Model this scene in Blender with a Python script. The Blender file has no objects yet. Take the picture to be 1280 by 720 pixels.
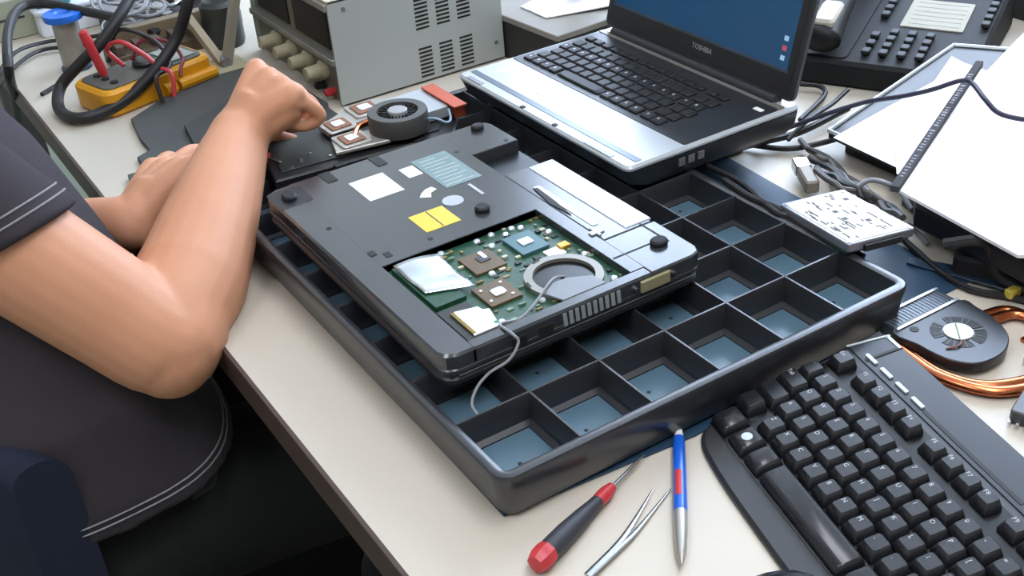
import bpy, bmesh, math, random
from mathutils import Vector, Matrix, noise
from mathutils.bvhtree import BVHTree
random.seed(7)
sc = bpy.context.scene
COL = sc.collection
# ------------------------------------------------------------------ camera, light, exposure
# Units: authored in millimetres, desk top at z = 0 -> 0.75 m above the floor. X across the desk, Y along its front edge.
DZ = 750.0
RS = Vector((0.83880736, -0.53982357, -0.07065919))
US = Vector((0.33852095, 0.41550581, 0.84425025))
FS = Vector((0.42638688, 0.73208294, -0.53127092))
CAM = Vector((0, 0, 578.5))
FPX = 1482.1
cd = bpy.data.cameras.new('camera'); cam = bpy.data.objects.new('camera', cd); COL.objects.link(cam)
cd.sensor_width = 36; cd.lens = FPX/1280*36; cd.clip_start = .02
m = Matrix.Identity(4)
for i in range(3):
    m[i][0] = RS[i]; m[i][1] = US[i]; m[i][2] = -FS[i]
m.translation = (CAM + Vector((0, 0, DZ)))*.001
cam.matrix_world = m
sc.camera = cam
w = bpy.data.worlds.new('world'); sc.world = w; w.use_nodes = True
w.node_tree.nodes['Background'].inputs[0].default_value = (.75, .85, 1, 1)
w.node_tree.nodes['Background'].inputs[1].default_value = .3
sc.view_settings.view_transform = 'Standard'; sc.view_settings.look = 'None'
sc.view_settings.gamma = 1; sc.view_settings.use_curve_mapping = False
sc.view_settings.exposure = 0.3
WINDOW_E = 10.5      # daylight through the window panes
PANEL_E = 12.0       # ceiling light panels

# ------------------------------------------------------------------ helpers
def U(px, py, z=0.0):
    d = FS*FPX + RS*(px-640) - US*(py-360)
    return CAM + d*((z-CAM.z)/d.z)
def lin(h):
    h = h.lstrip('#'); o = []
    for i in (0, 2, 4):
        c = int(h[i:i+2], 16)/255
        o.append(c/12.92 if c <= .04045 else ((c+.055)/1.055)**2.4)
    return (*o, 1)
MATS = {}
def mat(name, col, rough=.5, metal=0, var=.12, scale=60, bump=0, bscale=None, emit=0, spec=.5, col2=None, coat=0, sss=0, trans=0):
    if name in MATS: return MATS[name]
    M = bpy.data.materials.new(name); M.use_nodes = True; MATS[name] = M
    nt = M.node_tree; b = nt.nodes['Principled BSDF']
    b.inputs['Roughness'].default_value = rough; b.inputs['Metallic'].default_value = metal
    b.inputs['Specular IOR Level'].default_value = spec
    b.inputs['Coat Weight'].default_value = coat
    b.inputs['Transmission Weight'].default_value = trans
    if sss:
        b.inputs['Subsurface Weight'].default_value = sss
        b.inputs['Subsurface Radius'].default_value = (.009, .004, .002)
        b.inputs['Subsurface Scale'].default_value = 1
    tc = nt.nodes.new('ShaderNodeTexCoord'); nz = nt.nodes.new('ShaderNodeTexNoise')
    nz.inputs['Scale'].default_value = scale; nz.inputs['Detail'].default_value = 4
    nt.links.new(tc.outputs['Object'], nz.inputs['Vector'])
    mx = nt.nodes.new('ShaderNodeMix'); mx.data_type = 'RGBA'
    c = lin(col); c2 = lin(col2) if col2 else tuple(max(0, v*(1-var)) for v in c[:3])+(1,)
    mx.inputs['A'].default_value = c; mx.inputs['B'].default_value = c2
    nt.links.new(nz.outputs['Fac'], mx.inputs['Factor'])
    nt.links.new(mx.outputs['Result'], b.inputs['Base Color'])
    if emit:
        b.inputs['Emission Color'].default_value = c; b.inputs['Emission Strength'].default_value = emit
    if bump:
        n2 = nt.nodes.new('ShaderNodeTexNoise'); n2.inputs['Scale'].default_value = bscale or scale*4; n2.inputs['Detail'].default_value = 3
        nt.links.new(tc.outputs['Object'], n2.inputs['Vector'])
        bp = nt.nodes.new('ShaderNodeBump'); bp.inputs['Strength'].default_value = bump; bp.inputs['Distance'].default_value = .002
        nt.links.new(n2.outputs['Fac'], bp.inputs['Height']); nt.links.new(bp.outputs['Normal'], b.inputs['Normal'])
    return M
def catmull(pts, n=8, closed=False):
    P = [Vector(p) for p in pts]
    if len(P) < 3: return P
    out = []; N = len(P); rng = range(N if closed else N-1)
    for i in rng:
        if closed: p0, p1, p2, p3 = P[i-1], P[i], P[(i+1) % N], P[(i+2) % N]
        else:
            p1, p2 = P[i], P[i+1]
            p0 = P[i-1] if i else p1*2-p2
            p3 = P[i+2] if i+2 < N else p2*2-p1
        for k in range(n):
            t = k/n
            out.append(.5*((2*p1)+(p2-p0)*t+(2*p0-5*p1+4*p2-p3)*t*t+(3*p1-p0-3*p2+p3)*t**3))
    if not closed: out.append(P[-1])
    return out
def rrect(x0, y0, x1, y1, r, n=4):
    r = min(r, (x1-x0)/2-.001, (y1-y0)/2-.001); o = []
    for cx, cy, a0 in ((x1-r, y1-r, 0), (x0+r, y1-r, 90), (x0+r, y0+r, 180), (x1-r, y0+r, 270)):
        for k in range(n+1):
            a = math.radians(a0+90*k/n); o.append((cx+r*math.cos(a), cy+r*math.sin(a)))
    return o
def circle(cx, cy, r, n=24, a0=0, a1=360):
    full = abs(a1-a0) >= 360
    return [(cx+r*math.cos(math.radians(a0+(a1-a0)*k/(n if full else n-1))), cy+r*math.sin(math.radians(a0+(a1-a0)*k/(n if full else n-1)))) for k in range(n)]
class MB:
    def __init__(s): s.v = []; s.f = []; s.mi = []
    def add(s, vs, fs, mi=0):
        o = len(s.v); s.v += [Vector(v) for v in vs]
        for f in fs: s.f.append([i+o for i in f]); s.mi.append(mi)
        return s
    def loft(s, rings, mi=0, caps=True, closed=False):
        n = len(rings[0]); vs = [p for r in rings for p in r]; fs = []
        R = len(rings)
        for i in range(R if closed else R-1):
            a, b = i*n, ((i+1) % R)*n
            for k in range(n):
                k2 = (k+1) % n; fs.append([a+k, a+k2, b+k2, b+k])
        if caps and not closed: fs.append(list(range(n))[::-1]); fs.append([(R-1)*n+k for k in range(n)])
        return s.add(vs, fs, mi)
    def box(s, x0, y0, z0, x1, y1, z1, mi=0):
        return s.loft([[(x0, y0, z), (x1, y0, z), (x1, y1, z), (x0, y1, z)] for z in (z0, z1)], mi)
    def prism(s, poly, z0, z1, c=0, mi=0):
        if c <= 0: return s.loft([[(x, y, z) for x, y in poly] for z in (z0, z1)], mi)
        cx = sum(p[0] for p in poly)/len(poly); cy = sum(p[1] for p in poly)/len(poly)
        n = len(poly); ins = []
        area = sum(poly[i][0]*poly[(i+1) % n][1]-poly[(i+1) % n][0]*poly[i][1] for i in range(n)); sg = 1 if area > 0 else -1
        for i in range(n):
            a = Vector(poly[i-1]); b = Vector(poly[i]); d = Vector(poly[(i+1) % n])
            e1 = (b-a); e2 = (d-b)
            e1 = e1.normalized() if e1.length > 1e-6 else e2.normalized()
            e2 = e2.normalized() if e2.length > 1e-6 else e1
            nn = Vector((-(e1.y+e2.y), e1.x+e2.x))*sg
            nn = nn.normalized() if nn.length > 1e-6 else Vector((0, 0))
            q = b+nn*c; ins.append((q.x, q.y))
        return s.loft([[(x, y, z0) for x, y in ins], [(x, y, z0+c) for x, y in poly], [(x, y, z1-c) for x, y in poly], [(x, y, z1) for x, y in ins]], mi)
    def rbox(s, x0, y0, z0, x1, y1, z1, r=3, c=1, mi=0, n=4): return s.prism(rrect(x0, y0, x1, y1, r, n), z0, z1, c, mi)
    def tube(s, pts, r, n=8, mi=0, closed=False, flat=1.0, caps=True):
        P = [Vector(p) for p in pts]; N = len(P)
        rr = r if isinstance(r, (list, tuple)) else [r]*N
        if len(rr) != N: rr = [rr[0]+(rr[-1]-rr[0])*i/(N-1) for i in range(N)] if len(rr) == 2 else [rr[min(len(rr)-1, int(i*len(rr)/N))] for i in range(N)]
        rings = []; u = None
        for i in range(N):
            t = (P[(i+1) % N]-P[i-1]) if closed else (P[min(i+1, N-1)]-P[max(i-1, 0)])
            t = t.normalized() if t.length > 1e-9 else Vector((0, 0, 1))
            if u is None:
                u = t.cross(Vector((0, 0, 1)))
                if u.length < .1: u = t.cross(Vector((1, 0, 0)))
            u = (u-t*u.dot(t)).normalized(); vv = t.cross(u)
            rings.append([P[i]+(u*math.cos(2*math.pi*k/n)+vv*math.sin(2*math.pi*k/n)*flat)*rr[i] for k in range(n)])
        return s.loft(rings, mi, caps, closed)
    def lathe(s, prof, c=(0, 0, 0), axis='z', n=24, mi=0, frame=None):
        c = Vector(c); rings = []
        if frame: X, Y, Z = frame
        elif axis == 'z': X, Y, Z = Vector((1, 0, 0)), Vector((0, 1, 0)), Vector((0, 0, 1))
        elif axis == 'x': X, Y, Z = Vector((0, 1, 0)), Vector((0, 0, 1)), Vector((1, 0, 0))
        else: X, Y, Z = Vector((0, 0, 1)), Vector((1, 0, 0)), Vector((0, 1, 0))
        for r, z in prof:
            rings.append([c+X*r*math.cos(2*math.pi*k/n)+Y*r*math.sin(2*math.pi*k/n)+Z*z for k in range(n)])
        return s.loft(rings, mi)
    def cyl(s, x, y, z0, z1, r, n=20, c=0, mi=0): return s.prism(circle(x, y, r, n), z0, z1, c, mi)
    def ell(s, c, rad, n=14, mi=0, rot=None):
        c = Vector(c); rings = []
        for i in range(1, n):
            a = math.pi*i/n-math.pi/2
            ring = []
            for k in range(n*2):
                p = Vector((rad[0]*math.cos(a)*math.cos(math.pi*k/n), rad[1]*math.cos(a)*math.sin(math.pi*k/n), rad[2]*math.sin(a)))
                ring.append(c+(rot @ p if rot else p))
            rings.append(ring)
        return s.loft(rings, mi)
    def map(s, fn): s.v = [Vector(fn(v)) for v in s.v]; return s
    def mesh(s, name, smooth=35):
        me = bpy.data.meshes.new(name); bm = bmesh.new()
        vs = [bm.verts.new(v*.001) for v in s.v]
        for f, mi in zip(s.f, s.mi):
            try: bf = bm.faces.new([vs[i] for i in f]); bf.material_index = mi
            except ValueError: pass
        bmesh.ops.recalc_face_normals(bm, faces=bm.faces)
        bm.to_mesh(me); bm.free()
        if smooth:
            me.polygons.foreach_set('use_smooth', [True]*len(me.polygons)); me.set_sharp_from_angle(angle=math.radians(smooth))
        return me
    def build(s, name, mt, parent=None, loc=None, rot=None, label=None, smooth=35):
        me = s.mesh(name, smooth)
        for q in (mt if isinstance(mt, (list, tuple)) else [mt]): me.materials.append(q)
        return link(name, me, parent, loc, rot, label)
def link(name, me, parent=None, loc=None, rot=None, label=None):
    o = bpy.data.objects.new(name, me); COL.objects.link(o)
    if parent: o.parent = parent
    if loc is not None:
        l = Vector(loc)*.001
        if not parent: l.z += DZ*.001
        o.location = l
    elif not parent: o.location = (0, 0, DZ*.001)
    if rot: o.rotation_euler = rot
    if label: o['label'] = label
    return o
def thing(name, label, cat, loc=(0, 0, 0), rz=0, group=None, rot=None):
    o = bpy.data.objects.new(name, None); COL.objects.link(o); o.empty_display_size = .02
    o.location = (Vector(loc)+Vector((0, 0, DZ)))*.001
    o.rotation_euler = rot or (0, 0, math.radians(rz))
    return tag(o, label, cat, group)
def tag(o, label, cat, group=None):
    o['label'] = label; o['category'] = cat
    if group: o['group'] = group
    return o
def struct(o): o['kind'] = 'structure'; return o
GL = {}
def glyph(txt, size, mt, ext=.15):
    k = (txt, size, mt.name)
    if k in GL: return GL[k]
    cu = bpy.data.curves.new('lettering', 'FONT'); cu.body = txt; cu.size = size*.001; cu.extrude = ext*.001; cu.resolution_u = 2
    cu.align_x = 'CENTER'; cu.align_y = 'CENTER'
    o = bpy.data.objects.new('tmp', cu); COL.objects.link(o)
    dg = bpy.context.evaluated_depsgraph_get()
    me = bpy.data.meshes.new_from_object(o.evaluated_get(dg)); me.materials.clear(); me.materials.append(mt)
    bpy.data.objects.remove(o); GL[k] = me
    return me
def bake(mb, voxel, smooth=4, name='baked'):
    me = mb.mesh('tmp', 0); o = bpy.data.objects.new('tmp', me); COL.objects.link(o)
    r = o.modifiers.new('r', 'REMESH'); r.mode = 'VOXEL'; r.voxel_size = voxel*.001; r.use_smooth_shade = True
    if smooth:
        s = o.modifiers.new('s', 'SMOOTH'); s.iterations = smooth; s.factor = .5
    dg = bpy.context.evaluated_depsgraph_get()
    out = bpy.data.meshes.new_from_object(o.evaluated_get(dg)); out.name = name
    bpy.data.objects.remove(o); bpy.data.meshes.remove(me)
    out.polygons.foreach_set('use_smooth', [True]*len(out.polygons))
    return out

# ------------------------------------------------------------------ materials
desk_m = mat('desk_laminate', '#c9c1b1', .5, var=.08, scale=9, bump=.03, bscale=300)
brown_m = mat('edge_band', '#4a3a33', .5, scale=30)
black_p = mat('black_plastic', '#1d1e20', .42, bump=.05, bscale=900)
black_g = mat('black_gloss', '#0d0e11', .22)
tray_m = mat('tray_plastic', '#2c2d31', .3, var=.2, scale=25, bump=.05, bscale=500, spec=.8)
floor_m = mat('cell_floor_blue', '#54707f', .28, var=.25, scale=30)
mat_m = mat('blue_mat', '#1f3f57', .55, var=.3, scale=14)
lap_m = mat('laptop_charcoal', '#373a3e', .2, var=.08, scale=20, bump=.03, bscale=1200, spec=1.0)
lap_d = mat('laptop_dark', '#26282b', .4, bump=.04, bscale=900)
rub_m = mat('rubber', '#17181a', .7)
silver_m = mat('silver_paint', '#bcc3c8', .3, metal=.15, var=.05, scale=50)
steel_m = mat('steel', '#c4c6c8', .25, metal=1, var=.1)
foil_m = mat('foil', '#e6eef4', .18, metal=.85, var=.08, scale=25, bump=.25, bscale=45)
pcb_m = mat('pcb_green', '#2f5f48', .4, col2='#182e22', scale=170)
pcb2_m = mat('pcb_pale', '#a8b39c', .45, col2='#4f6b57', scale=120)
teal_m = mat('cpu_teal', '#3f6a72', .35, scale=90)
amber_m = mat('chip_amber', '#5f4a2c', .4, scale=90)
die_m = mat('die_silver', '#dfe5ea', .2, metal=.4)
white_m = mat('white_label', '#f4f4f2', .5, var=.03)
paper_m = mat('paper', '#f5f4f6', .65, var=.02, scale=12)
yellow_m = mat('label_yellow', '#e8c53c', .5, var=.06)
dkprint = mat('dark_print', '#333338', .6)
sticker_m = mat('green_sticker', '#5d7676', .35, col2='#7d9795', scale=80)
copper_m = mat('copper', '#c9744c', .25, metal=1, var=.15)
copper2 = mat('copper_sheet', '#b8573a', .4, metal=.6)
grey_m = mat('grey_metal', '#8f9194', .4, metal=.6)
psu_m = mat('psu_enamel', '#aab0ac', .42, var=.04, scale=10)
psu_top = mat('psu_beige', '#b9b49c', .5)
olive_m = mat('olive_panel', '#6d6a58', .5)
knob_m = mat('beige_knob', '#b3ab8c', .5)
dark_m = mat('dark_recess', '#15140f', .6)
skin_m = mat('skin', '#d29c7c', .55, col2='#bd8362', scale=9, bump=.08, bscale=350, spec=.3)
shirt_m = mat('shirt_charcoal', '#3c383c', .9, var=.12, scale=25, bump=.35, bscale=1400, spec=.2)
stitch_m = mat('stitch_grey', '#8d8a8c', .8)
trou_m = mat('trousers_black', '#191b1b', .85, bump=.25, bscale=700, spec=.2)
hair_m = mat('hair_brown', '#2f231b', .6, bump=.6, bscale=300)
chair_m = mat('navy_fabric', '#252a3a', .85, bump=.2, bscale=900, spec=.2)
dmm_m = mat('multimeter_yellow', '#dd9a17', .42, var=.1, scale=30)
red_m = mat('red_plastic', '#c0343a', .38)
blue_m = mat('blue_plastic', '#1d6fd8', .35)
bluep_m = mat('pen_blue', '#1c60cc', .28)
wire_m = mat('grey_wire', '#8f9094', .45)
cable_m = mat('cable_black', '#1e1d1e', .5, var=.2)
key_m = mat('key_black', '#232427', .26, bump=.05, bscale=1500)
legend_m = mat('legend_pale', '#b9bcc0', .5)
kcase_m = mat('keyboard_case', '#2d2e2f', .42, bump=.05, bscale=900)
kpanel_m = mat('keyboard_panel', '#22262c', .28)

# ------------------------------------------------------------------ the room
def slab(name, x0, y0, z0, x1, y1, z1, mt):
    return struct(MB().box(x0, y0, z0, x1, y1, z1).build(name, mt))
wall_m = mat('wall_paint', '#cfcabd', .8, scale=3, bump=.05, bscale=200)
slab('floor', -1900, -1500, -800, 2050, 3600, -750, mat('floor_vinyl', '#8d9484', .45, col2='#7b8273', scale=30))
slab('ceiling', -1900, -1500, 1900, 2050, 3600, 1950, mat('ceiling_white', '#dedcd6', .9))
slab('wall_back', -1900, 3600, -750, 2050, 3700, 1900, wall_m)
slab('wall_front', -1900, -1600, -750, 2050, -1500, 1900, wall_m)
slab('wall_left', -2000, -1500, -750, -1900, 3600, 1900, wall_m)
WY0, WY1, WZ0, WZ1 = 900, 3300, 420, 1750
wm = MB()
wm.box(2050, -1500, -750, 2150, WY0, 1900); wm.box(2050, WY1, -750, 2150, 3600, 1900)
wm.box(2050, WY0, -750, 2150, WY1, WZ0); wm.box(2050, WY0, WZ1, 2150, WY1, 1900)
struct(wm.build('wall_right', wall_m))
win = thing('window_1', 'wide daylight window', 'window', (2100, (WY0+WY1)/2, WZ0)); del win['label'], win['category']; struct(win)
hw = (WY1-WY0)/2; hh = WZ1-WZ0
frame_m = mat('window_white', '#dddddd', .4); sky_m = mat('window_daylight', '#d2e4ff', .2, emit=WINDOW_E)
n = 3
for i in range(n):
    y0 = -hw+2*hw*i/n; y1 = -hw+2*hw*(i+1)/n
    f = MB()
    f.box(-30, y0, 0, 30, y0+40, hh); f.box(-30, y1-40, 0, 30, y1, hh); f.box(-30, y0+40, 0, 30, y1-40, 40); f.box(-30, y0+40, hh-40, 30, y1-40, hh)
    fr = f.build('window_frame', frame_m, win)
    MB().box(-4, y0+40, 40, 4, y1-40, hh-40).build('pane', sky_m, fr)
panel_m = mat('panel_diffuser', '#f3f5ff', .4, emit=PANEL_E)
for i, (x, y, wh) in enumerate(((350, -350, 'over the near end of the desk'), (800, 350, 'over the middle of the desk'), (-800, 300, 'over the walkway'))):
    t = thing('ceiling_light', 'square white ceiling light panel '+wh, 'light', (x, y, 1898), group='ceiling light panels')
    a = MB()
    for b in ((-300, -300, 300, -280), (-300, 280, 300, 300), (-300, -280, -280, 280), (280, -280, 300, 280)): a.box(b[0], b[1], -18, b[2], b[3], 0)
    a.build('frame', frame_m, t); MB().box(-280, -280, -14, 280, 280, -2).build('diffuser', panel_m, t)

# ------------------------------------------------------------------ desk
t = thing('desk', 'long off-white laminate workbench with a dark brown edge band', 'desk', (215, 0, -750))
MB().box(0, -150, 722, 1500, 2500, 750).build('worktop', desk_m, t)
MB().rbox(-4, -150, 720, 0, 2500, 750.6, .5, .4).build('edge_band', brown_m, t)
for x in (60, 1380):
    for y in (-60, 2400): MB().rbox(x, y, 0, x+60, y+60, 722, 6, 2).build('leg', grey_m, t)

# ------------------------------------------------------------------ blue mat
tag(MB().prism([(296, 546), (459, 532), (735, 548), (788, 548), (780, 740), (792, 930), (792, 1020), (300, 1030)], .2, 2.2, .5).build('blue_mat', mat_m, None, (0, 0, 0)),
    'dark blue antistatic mat under the compartment tray', 'mat')
# ------------------------------------------------------------------ compartment tray 6 x 9
NX, NY, CX, CY, TH = 6, 9, 64.3, 66.3, 40
tray = thing('parts_tray', 'charcoal plastic compartment tray under the upturned laptop', 'tray', (298, 543, 2.4))
LX, LY = NX*CX, NY*CY
def ring(d, z, r): return [(x, y, z) for x, y in rrect(-d, -d, LX+d, LY+d, r, 5)]
wl = MB().loft([ring(-12, 0, 4), ring(1, 0, 8), ring(4, 4, 12), ring(8, TH-3, 14), ring(7, TH-.6, 13), ring(5, TH, 12), ring(2, TH, 9), ring(-1, TH-1, 4), ring(-4, 6, 3), ring(-11, 5, 3)], closed=True)
wl.build('outer_wall', tray_m, tray)
def divider(L):
    return MB().loft([[(a, -2.6+0*a, 0) for a in (0,)]+[(L, -2.6, 0), (L, 2.6, 0), (0, 2.6, 0)], [(0, -2.2, 5), (L, -2.2, 5), (L, 2.2, 5), (0, 2.2, 5)],
                      [(0, -1.3, TH-1), (L, -1.3, TH-1), (L, 1.3, TH-1), (0, 1.3, TH-1)], [(0, -.8, TH-.2), (L, -.8, TH-.2), (L, .8, TH-.2), (0, .8, TH-.2)]])
dv = divider(LY); me = dv.mesh('divider'); me.materials.append(tray_m)
for i in range(1, NX): link('divider', me, tray, (CX*i, 0, 0), (0, 0, math.pi/2))
me = divider(LX).mesh('divider'); me.materials.append(tray_m)
for j in range(1, NY): link('divider', me, tray, (0, CY*j, 0))
cf = MB().rbox(-CX/2+4, -CY/2+4, 9, CX/2-4, CY/2-4, 13.2, 5, .8, n=2).mesh('cell_floor'); cf.materials.append(floor_m)
cl = MB().loft([[(x*a+0, y*b, z) for x, y in ((-1, -1), (1, -1), (1, 1), (-1, 1))] for a, b, z in ((CX/2, CY/2, 6), (CX/2, CY/2, 17), (CX/2-7, CY/2-7, 14.4), (CX/2-8, CY/2-8, 6))], closed=True).mesh('cell_ledge', 0); cl.materials.append(lap_d)
hole = MB().cyl(0, 0, 13.2, 13.5, 1.8, 8).mesh('drain_hole'); hole.materials.append(dark_m)
for i in range(NX):
    for j in range(NY):
        c = (CX*(i+.5), CY*(j+.5), 0)
        fo = link('cell_floor', cf, tray, c); link('cell_ledge', cl, tray, c)
        if (i*7+j*3) % 4 != 1: link('drain_hole', hole, fo, (random.uniform(-10, 12), random.uniform(-8, 14), 0))

# ------------------------------------------------------------------ upturned laptop
lap = thing('upturned_laptop', 'closed dark grey laptop lying upside down on the tray with its motherboard exposed', 'laptop', (312, 645, 42.6))
MB().rbox(0, 1, 0, 250, 344, 9, 14, 3).build('lid', lap_d, lap)
b = MB()
b.rbox(2, 2, 9.2, 248, 343, 11.5, 12, .5)                     # seam
def ch(poly, z0, z1, c=1.2): b.prism(poly, z0, z1, c)
b.rbox(0, 0, 11, 250, 345, 17, 12, 1.5)                       # closed deck under the bay
BX0, BX1, BY0, BY1 = 28, 182, 12, 150
def roundoutline():
    return rrect(0, 0, 250, 345, 12, 4)
b.prism([(12, 0), (4, 4), (0, 12), (0, 333), (4, 341), (12, 345), (BX0, 345), (BX0, 0)], 15, 30, 2)   # left strip
b.prism([(BX0-2, 0), (BX0-2, BY0), (196, BY0), (196, 0)], 15, 29.5, 2)
b.box(BX0-1, BY1, 15, 196, 345, 29.9)
b.prism([(BX0-2, BY1), (BX0-2, 345), (196, 345), (196, BY1)], 15, 30, 1)
b.prism([(BX1, BY0-1), (BX1, BY1+1), (196, BY1+1), (196, BY0-1)], 15, 30, .6)
b.prism([(195, 0), (195, 66), (250, 66), (250, 10), (246, 3), (238, 0)], 15, 30, 1.5)
b.prism([(195, 283), (195, 345), (238, 345), (247, 341), (250, 333), (250, 283)], 15, 30, 1)
b.build('bottom_case', lap_m, lap)
MB().box(195, 226, 14, 249.4, 284, 18).build('pocket_floor', mat('pocket_dark', '#14191d', .35), lap)
bt = MB().prism([(196.5, 67), (196.5, 225), (246, 225), (250, 221), (250, 71), (246, 67)], 15, 30, 1.2).build('battery_pack', mat('battery_grey', '#4b5056', .2, var=.05, spec=1.0), lap)
MB().rbox(222, 70, 29, 250.4, 223, 31, 2, .9).build('battery_edge_sheen', mat('sheen_silver', '#aeb8c0', .3, metal=.2), bt)  # pale strip painted as window light reflecting off the battery's curved edge
MB().rbox(203, 92, 30, 210, 186, 30.6, 2, .2).build('latch_track', mat('latch_pale', '#c9cfd4', .3, metal=.3), bt)
MB().prism([(200, 120), (204, 150), (206, 182), (202, 184), (197, 150)], 30.1, 31, .2).build('latch_recess', dark_m, bt)
l = MB(); l.rbox(192, 78, 30, 206, 84, 31.5, 1, .3); l.rbox(197, 74, 30, 200, 90, 31.8, 1, .3); l.build('latch_slider', silver_m, bt)
MB().rbox(184, 36, 30, 228, 38, 30.3, .5, .1).build('panel_groove', dark_m, lap)
MB().rbox(236, 30, 30, 238, 84, 30.3, .5, .1).build('panel_groove', dark_m, lap)
for x, y, rx, ry in ((228, 32, 8, 7), (144, 179, 7, 7), (232, 332, 7, 6), (16, 318, 7, 9)):
    MB().prism([(x+rx*math.cos(a*.3927), y+ry*math.sin(a*.3927)) for a in range(16)], 29.5, 35, 1.5).build('rubber_foot', rub_m, lap)
MB().rbox(0, 300, 29.8, 34, 338, 30.4, 4, .2).build('hinge_recess', lap_d, lap)
# labels on the case
def patch(name, x0, y0, x1, y1, mt, z=30, h=.35, skew=0, parent=lap):
    return MB().prism([(x0, y0), (x1, y0+skew), (x1+skew*0, y1+skew), (x0, y1)], z, z+h, .05).build(name, mt, parent)
patch('white_sticker', 73, 262, 109, 308, white_m)
patch('white_sticker', 124, 280, 139, 302, white_m)
ys = patch('warning_sticker', 85, 176, 120, 211, yellow_m)
MB().box(102, 177, .36+30, 103.2, 210, 30.5).build('printed_line', dkprint, ys)
gs = patch('specification_label', 141, 238, 180, 310, sticker_m)
for k in range(9):
    MB().box(144+random.uniform(0, 3), 243+k*7.3, 30.36, 144+random.uniform(18, 33), 244.2+k*7.3, 30.42).build('printed_line', legend_m, gs)
MB().cyl(133, 213, 30, 30.4, 10, 24).build('round_sticker', mat('silver_sticker', '#b9c0c8', .3, metal=.3), lap)
MB().prism([(112, 238), (121, 232), (125, 240), (133, 243), (131, 250), (124, 249), (117, 244)], 30, 30.35).build('torn_sticker_residue', white_m, lap)
MB().box(160, 206, 30, 163, 232, 30.3).build('printed_line', legend_m, lap)
for x, y in ((82, 165), (20, 240), (60, 335), (188, 300), (240, 290)):
    MB().cyl(x, y, 29.9, 30.3, 2.6, 12).build('screw_hole', dark_m, lap)
for x, y in ((30, 170), (40, 160)): MB().rbox(x-3, y, 29.9, x+3, y+9, 30.5, 1, .1).build('latch_slot', dark_m, lap)
for x0 in (58, 112): MB().rbox(x0, 322, 29.9, x0+11, 345.4, 30.6, 1, .1).build('edge_notch', dark_m, lap)
# motherboard in the bay
mb = MB().box(BX0+.3, BY0+.3, 17, BX1-.3, BY1-.3, 23).build('motherboard', pcb_m, lap)
Z = 23
def chip(name, x0, y0, x1, y1, h, mt, label=None, die=None, rot=0):
    o = MB().rbox(x0, y0, Z, x1, y1, Z+h, .8, .3, n=1).build(name, mt, mb, label=label)
    return o
chip('processor', 133, 96, 161, 130, 3, teal_m, 'teal processor package'); MB().rbox(141, 108, Z+3, 153, 119, Z+4, 1.5, .2).build('processor_die', die_m, mb)
chip('graphics_chip', 86, 94, 116, 126, 2.5, amber_m, 'amber chip'); chip('graphics_die', 98, 108, 109, 118, 3.2, lap_d)
chip('chip_sticker', 104, 112, 108, 124, 3.6, white_m)
chip('bridge_chip', 70, 45, 100, 78, 2.5, amber_m, 'amber chip with pale die'); MB().rbox(80, 55, Z+2.5, 92, 66, Z+3.6, 3, .2).build('bridge_die', die_m, mb)
for x, y in ((75, 70), (94, 51), (74, 52), (95, 72)): MB().cyl(x, y, Z+2.5, Z+3.2, 1.4, 8).build('chip_dot', white_m, mb)
chip('card_cover', BX0+2, 14, 58, 64, 3.5, mat('card_black', '#20251f', .4), 'dark drive cover plate')
wp = MB().prism([(41, 55), (60, 50), (61, 44), (66, 42), (60, 17), (37, 17)], Z+3.5, Z+4.5, .1).build('white_insulator', white_m, mb)
MB().cyl(60, 22, Z+4.5, Z+4.8, 2, 10).build('green_dot', mat('green_dot', '#2c8b6c', .4), mb)
MB().box(37, 19, Z+3.4, 40, 54, Z+5).build('connector_strip', mat('gold_contact', '#b79b4f', .3, metal=.7, col2='#40382a', scale=900), mb)
MB().rbox(33, 70, Z, 62, 146, Z+4, 1, .3).build('memory_module', mat('memory_green', '#1f5a3f', .4, col2='#0d2018', scale=120), mb)
fl = MB(); g = 10; rings = []
for a in range(g+1):
    rings.append([(36+38*a/g-(2 if k else 0)*k/g, 92+52*k/g-6*a/g*(1-k/g)-9*a/g, Z+5.5+3*math.sin(a/g*2.6)*(k/g)**1.5+.7*math.sin(k*.9)+(k/g)**2*2) for k in range(g+1)])
vs = [p for r in rings for p in r]; fs = [[a*(g+1)+k, (a+1)*(g+1)+k, (a+1)*(g+1)+k+1, a*(g+1)+k+1] for a in range(g) for k in range(g)]
fl.add(vs, fs); fo = fl.build('foil_shield', foil_m, mb, label='crumpled silver foil flap', smooth=60)
sm = fo.modifiers.new('s', 'SOLIDIFY'); sm.thickness = .0005
# blower opening
fx, fy = 141, 47
rg = MB(); outc = circle(fx, fy, 33, 40); inc = circle(fx, fy, 26, 40)
rg.loft([[(x, max(y, 13), z) for x, y in q] for q, z in ((outc, Z), (outc, Z+4), (inc, Z+4), (inc, Z))], closed=True)
rg.build('blower_ring', mat('ring_alu', '#8f8d84', .4, metal=.4), mb)
MB().prism([(x, max(y, 13.5)) for x, y in circle(fx, fy, 26.3, 40)], Z+.2, Z+.8).build('blower_opening', black_g, mb)
for a in (95, 165, 215): MB().prism([(fx+r*math.cos(math.radians(q)), fy+r*math.sin(math.radians(q))) for r, q in ((31, a), (34, a), (34, a+14), (31, a+14))], Z+3.9, Z+4.2).build('ring_slot', dark_m, mb)
for x, y in ((116, 144), (142, 138), (159, 140), (122, 129), (174, 118), (176, 67), (60, 82), (98, 90), (81, 146), (132, 146), (152, 144), (66, 24), (108, 30), (172, 20)):
    MB().lathe([(.1, 2.6), (2.2, 2.4), (3.2, 1.2), (3.2, 0)][::-1], (x, y, Z), n=12).build('screw', die_m, mb)
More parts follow.
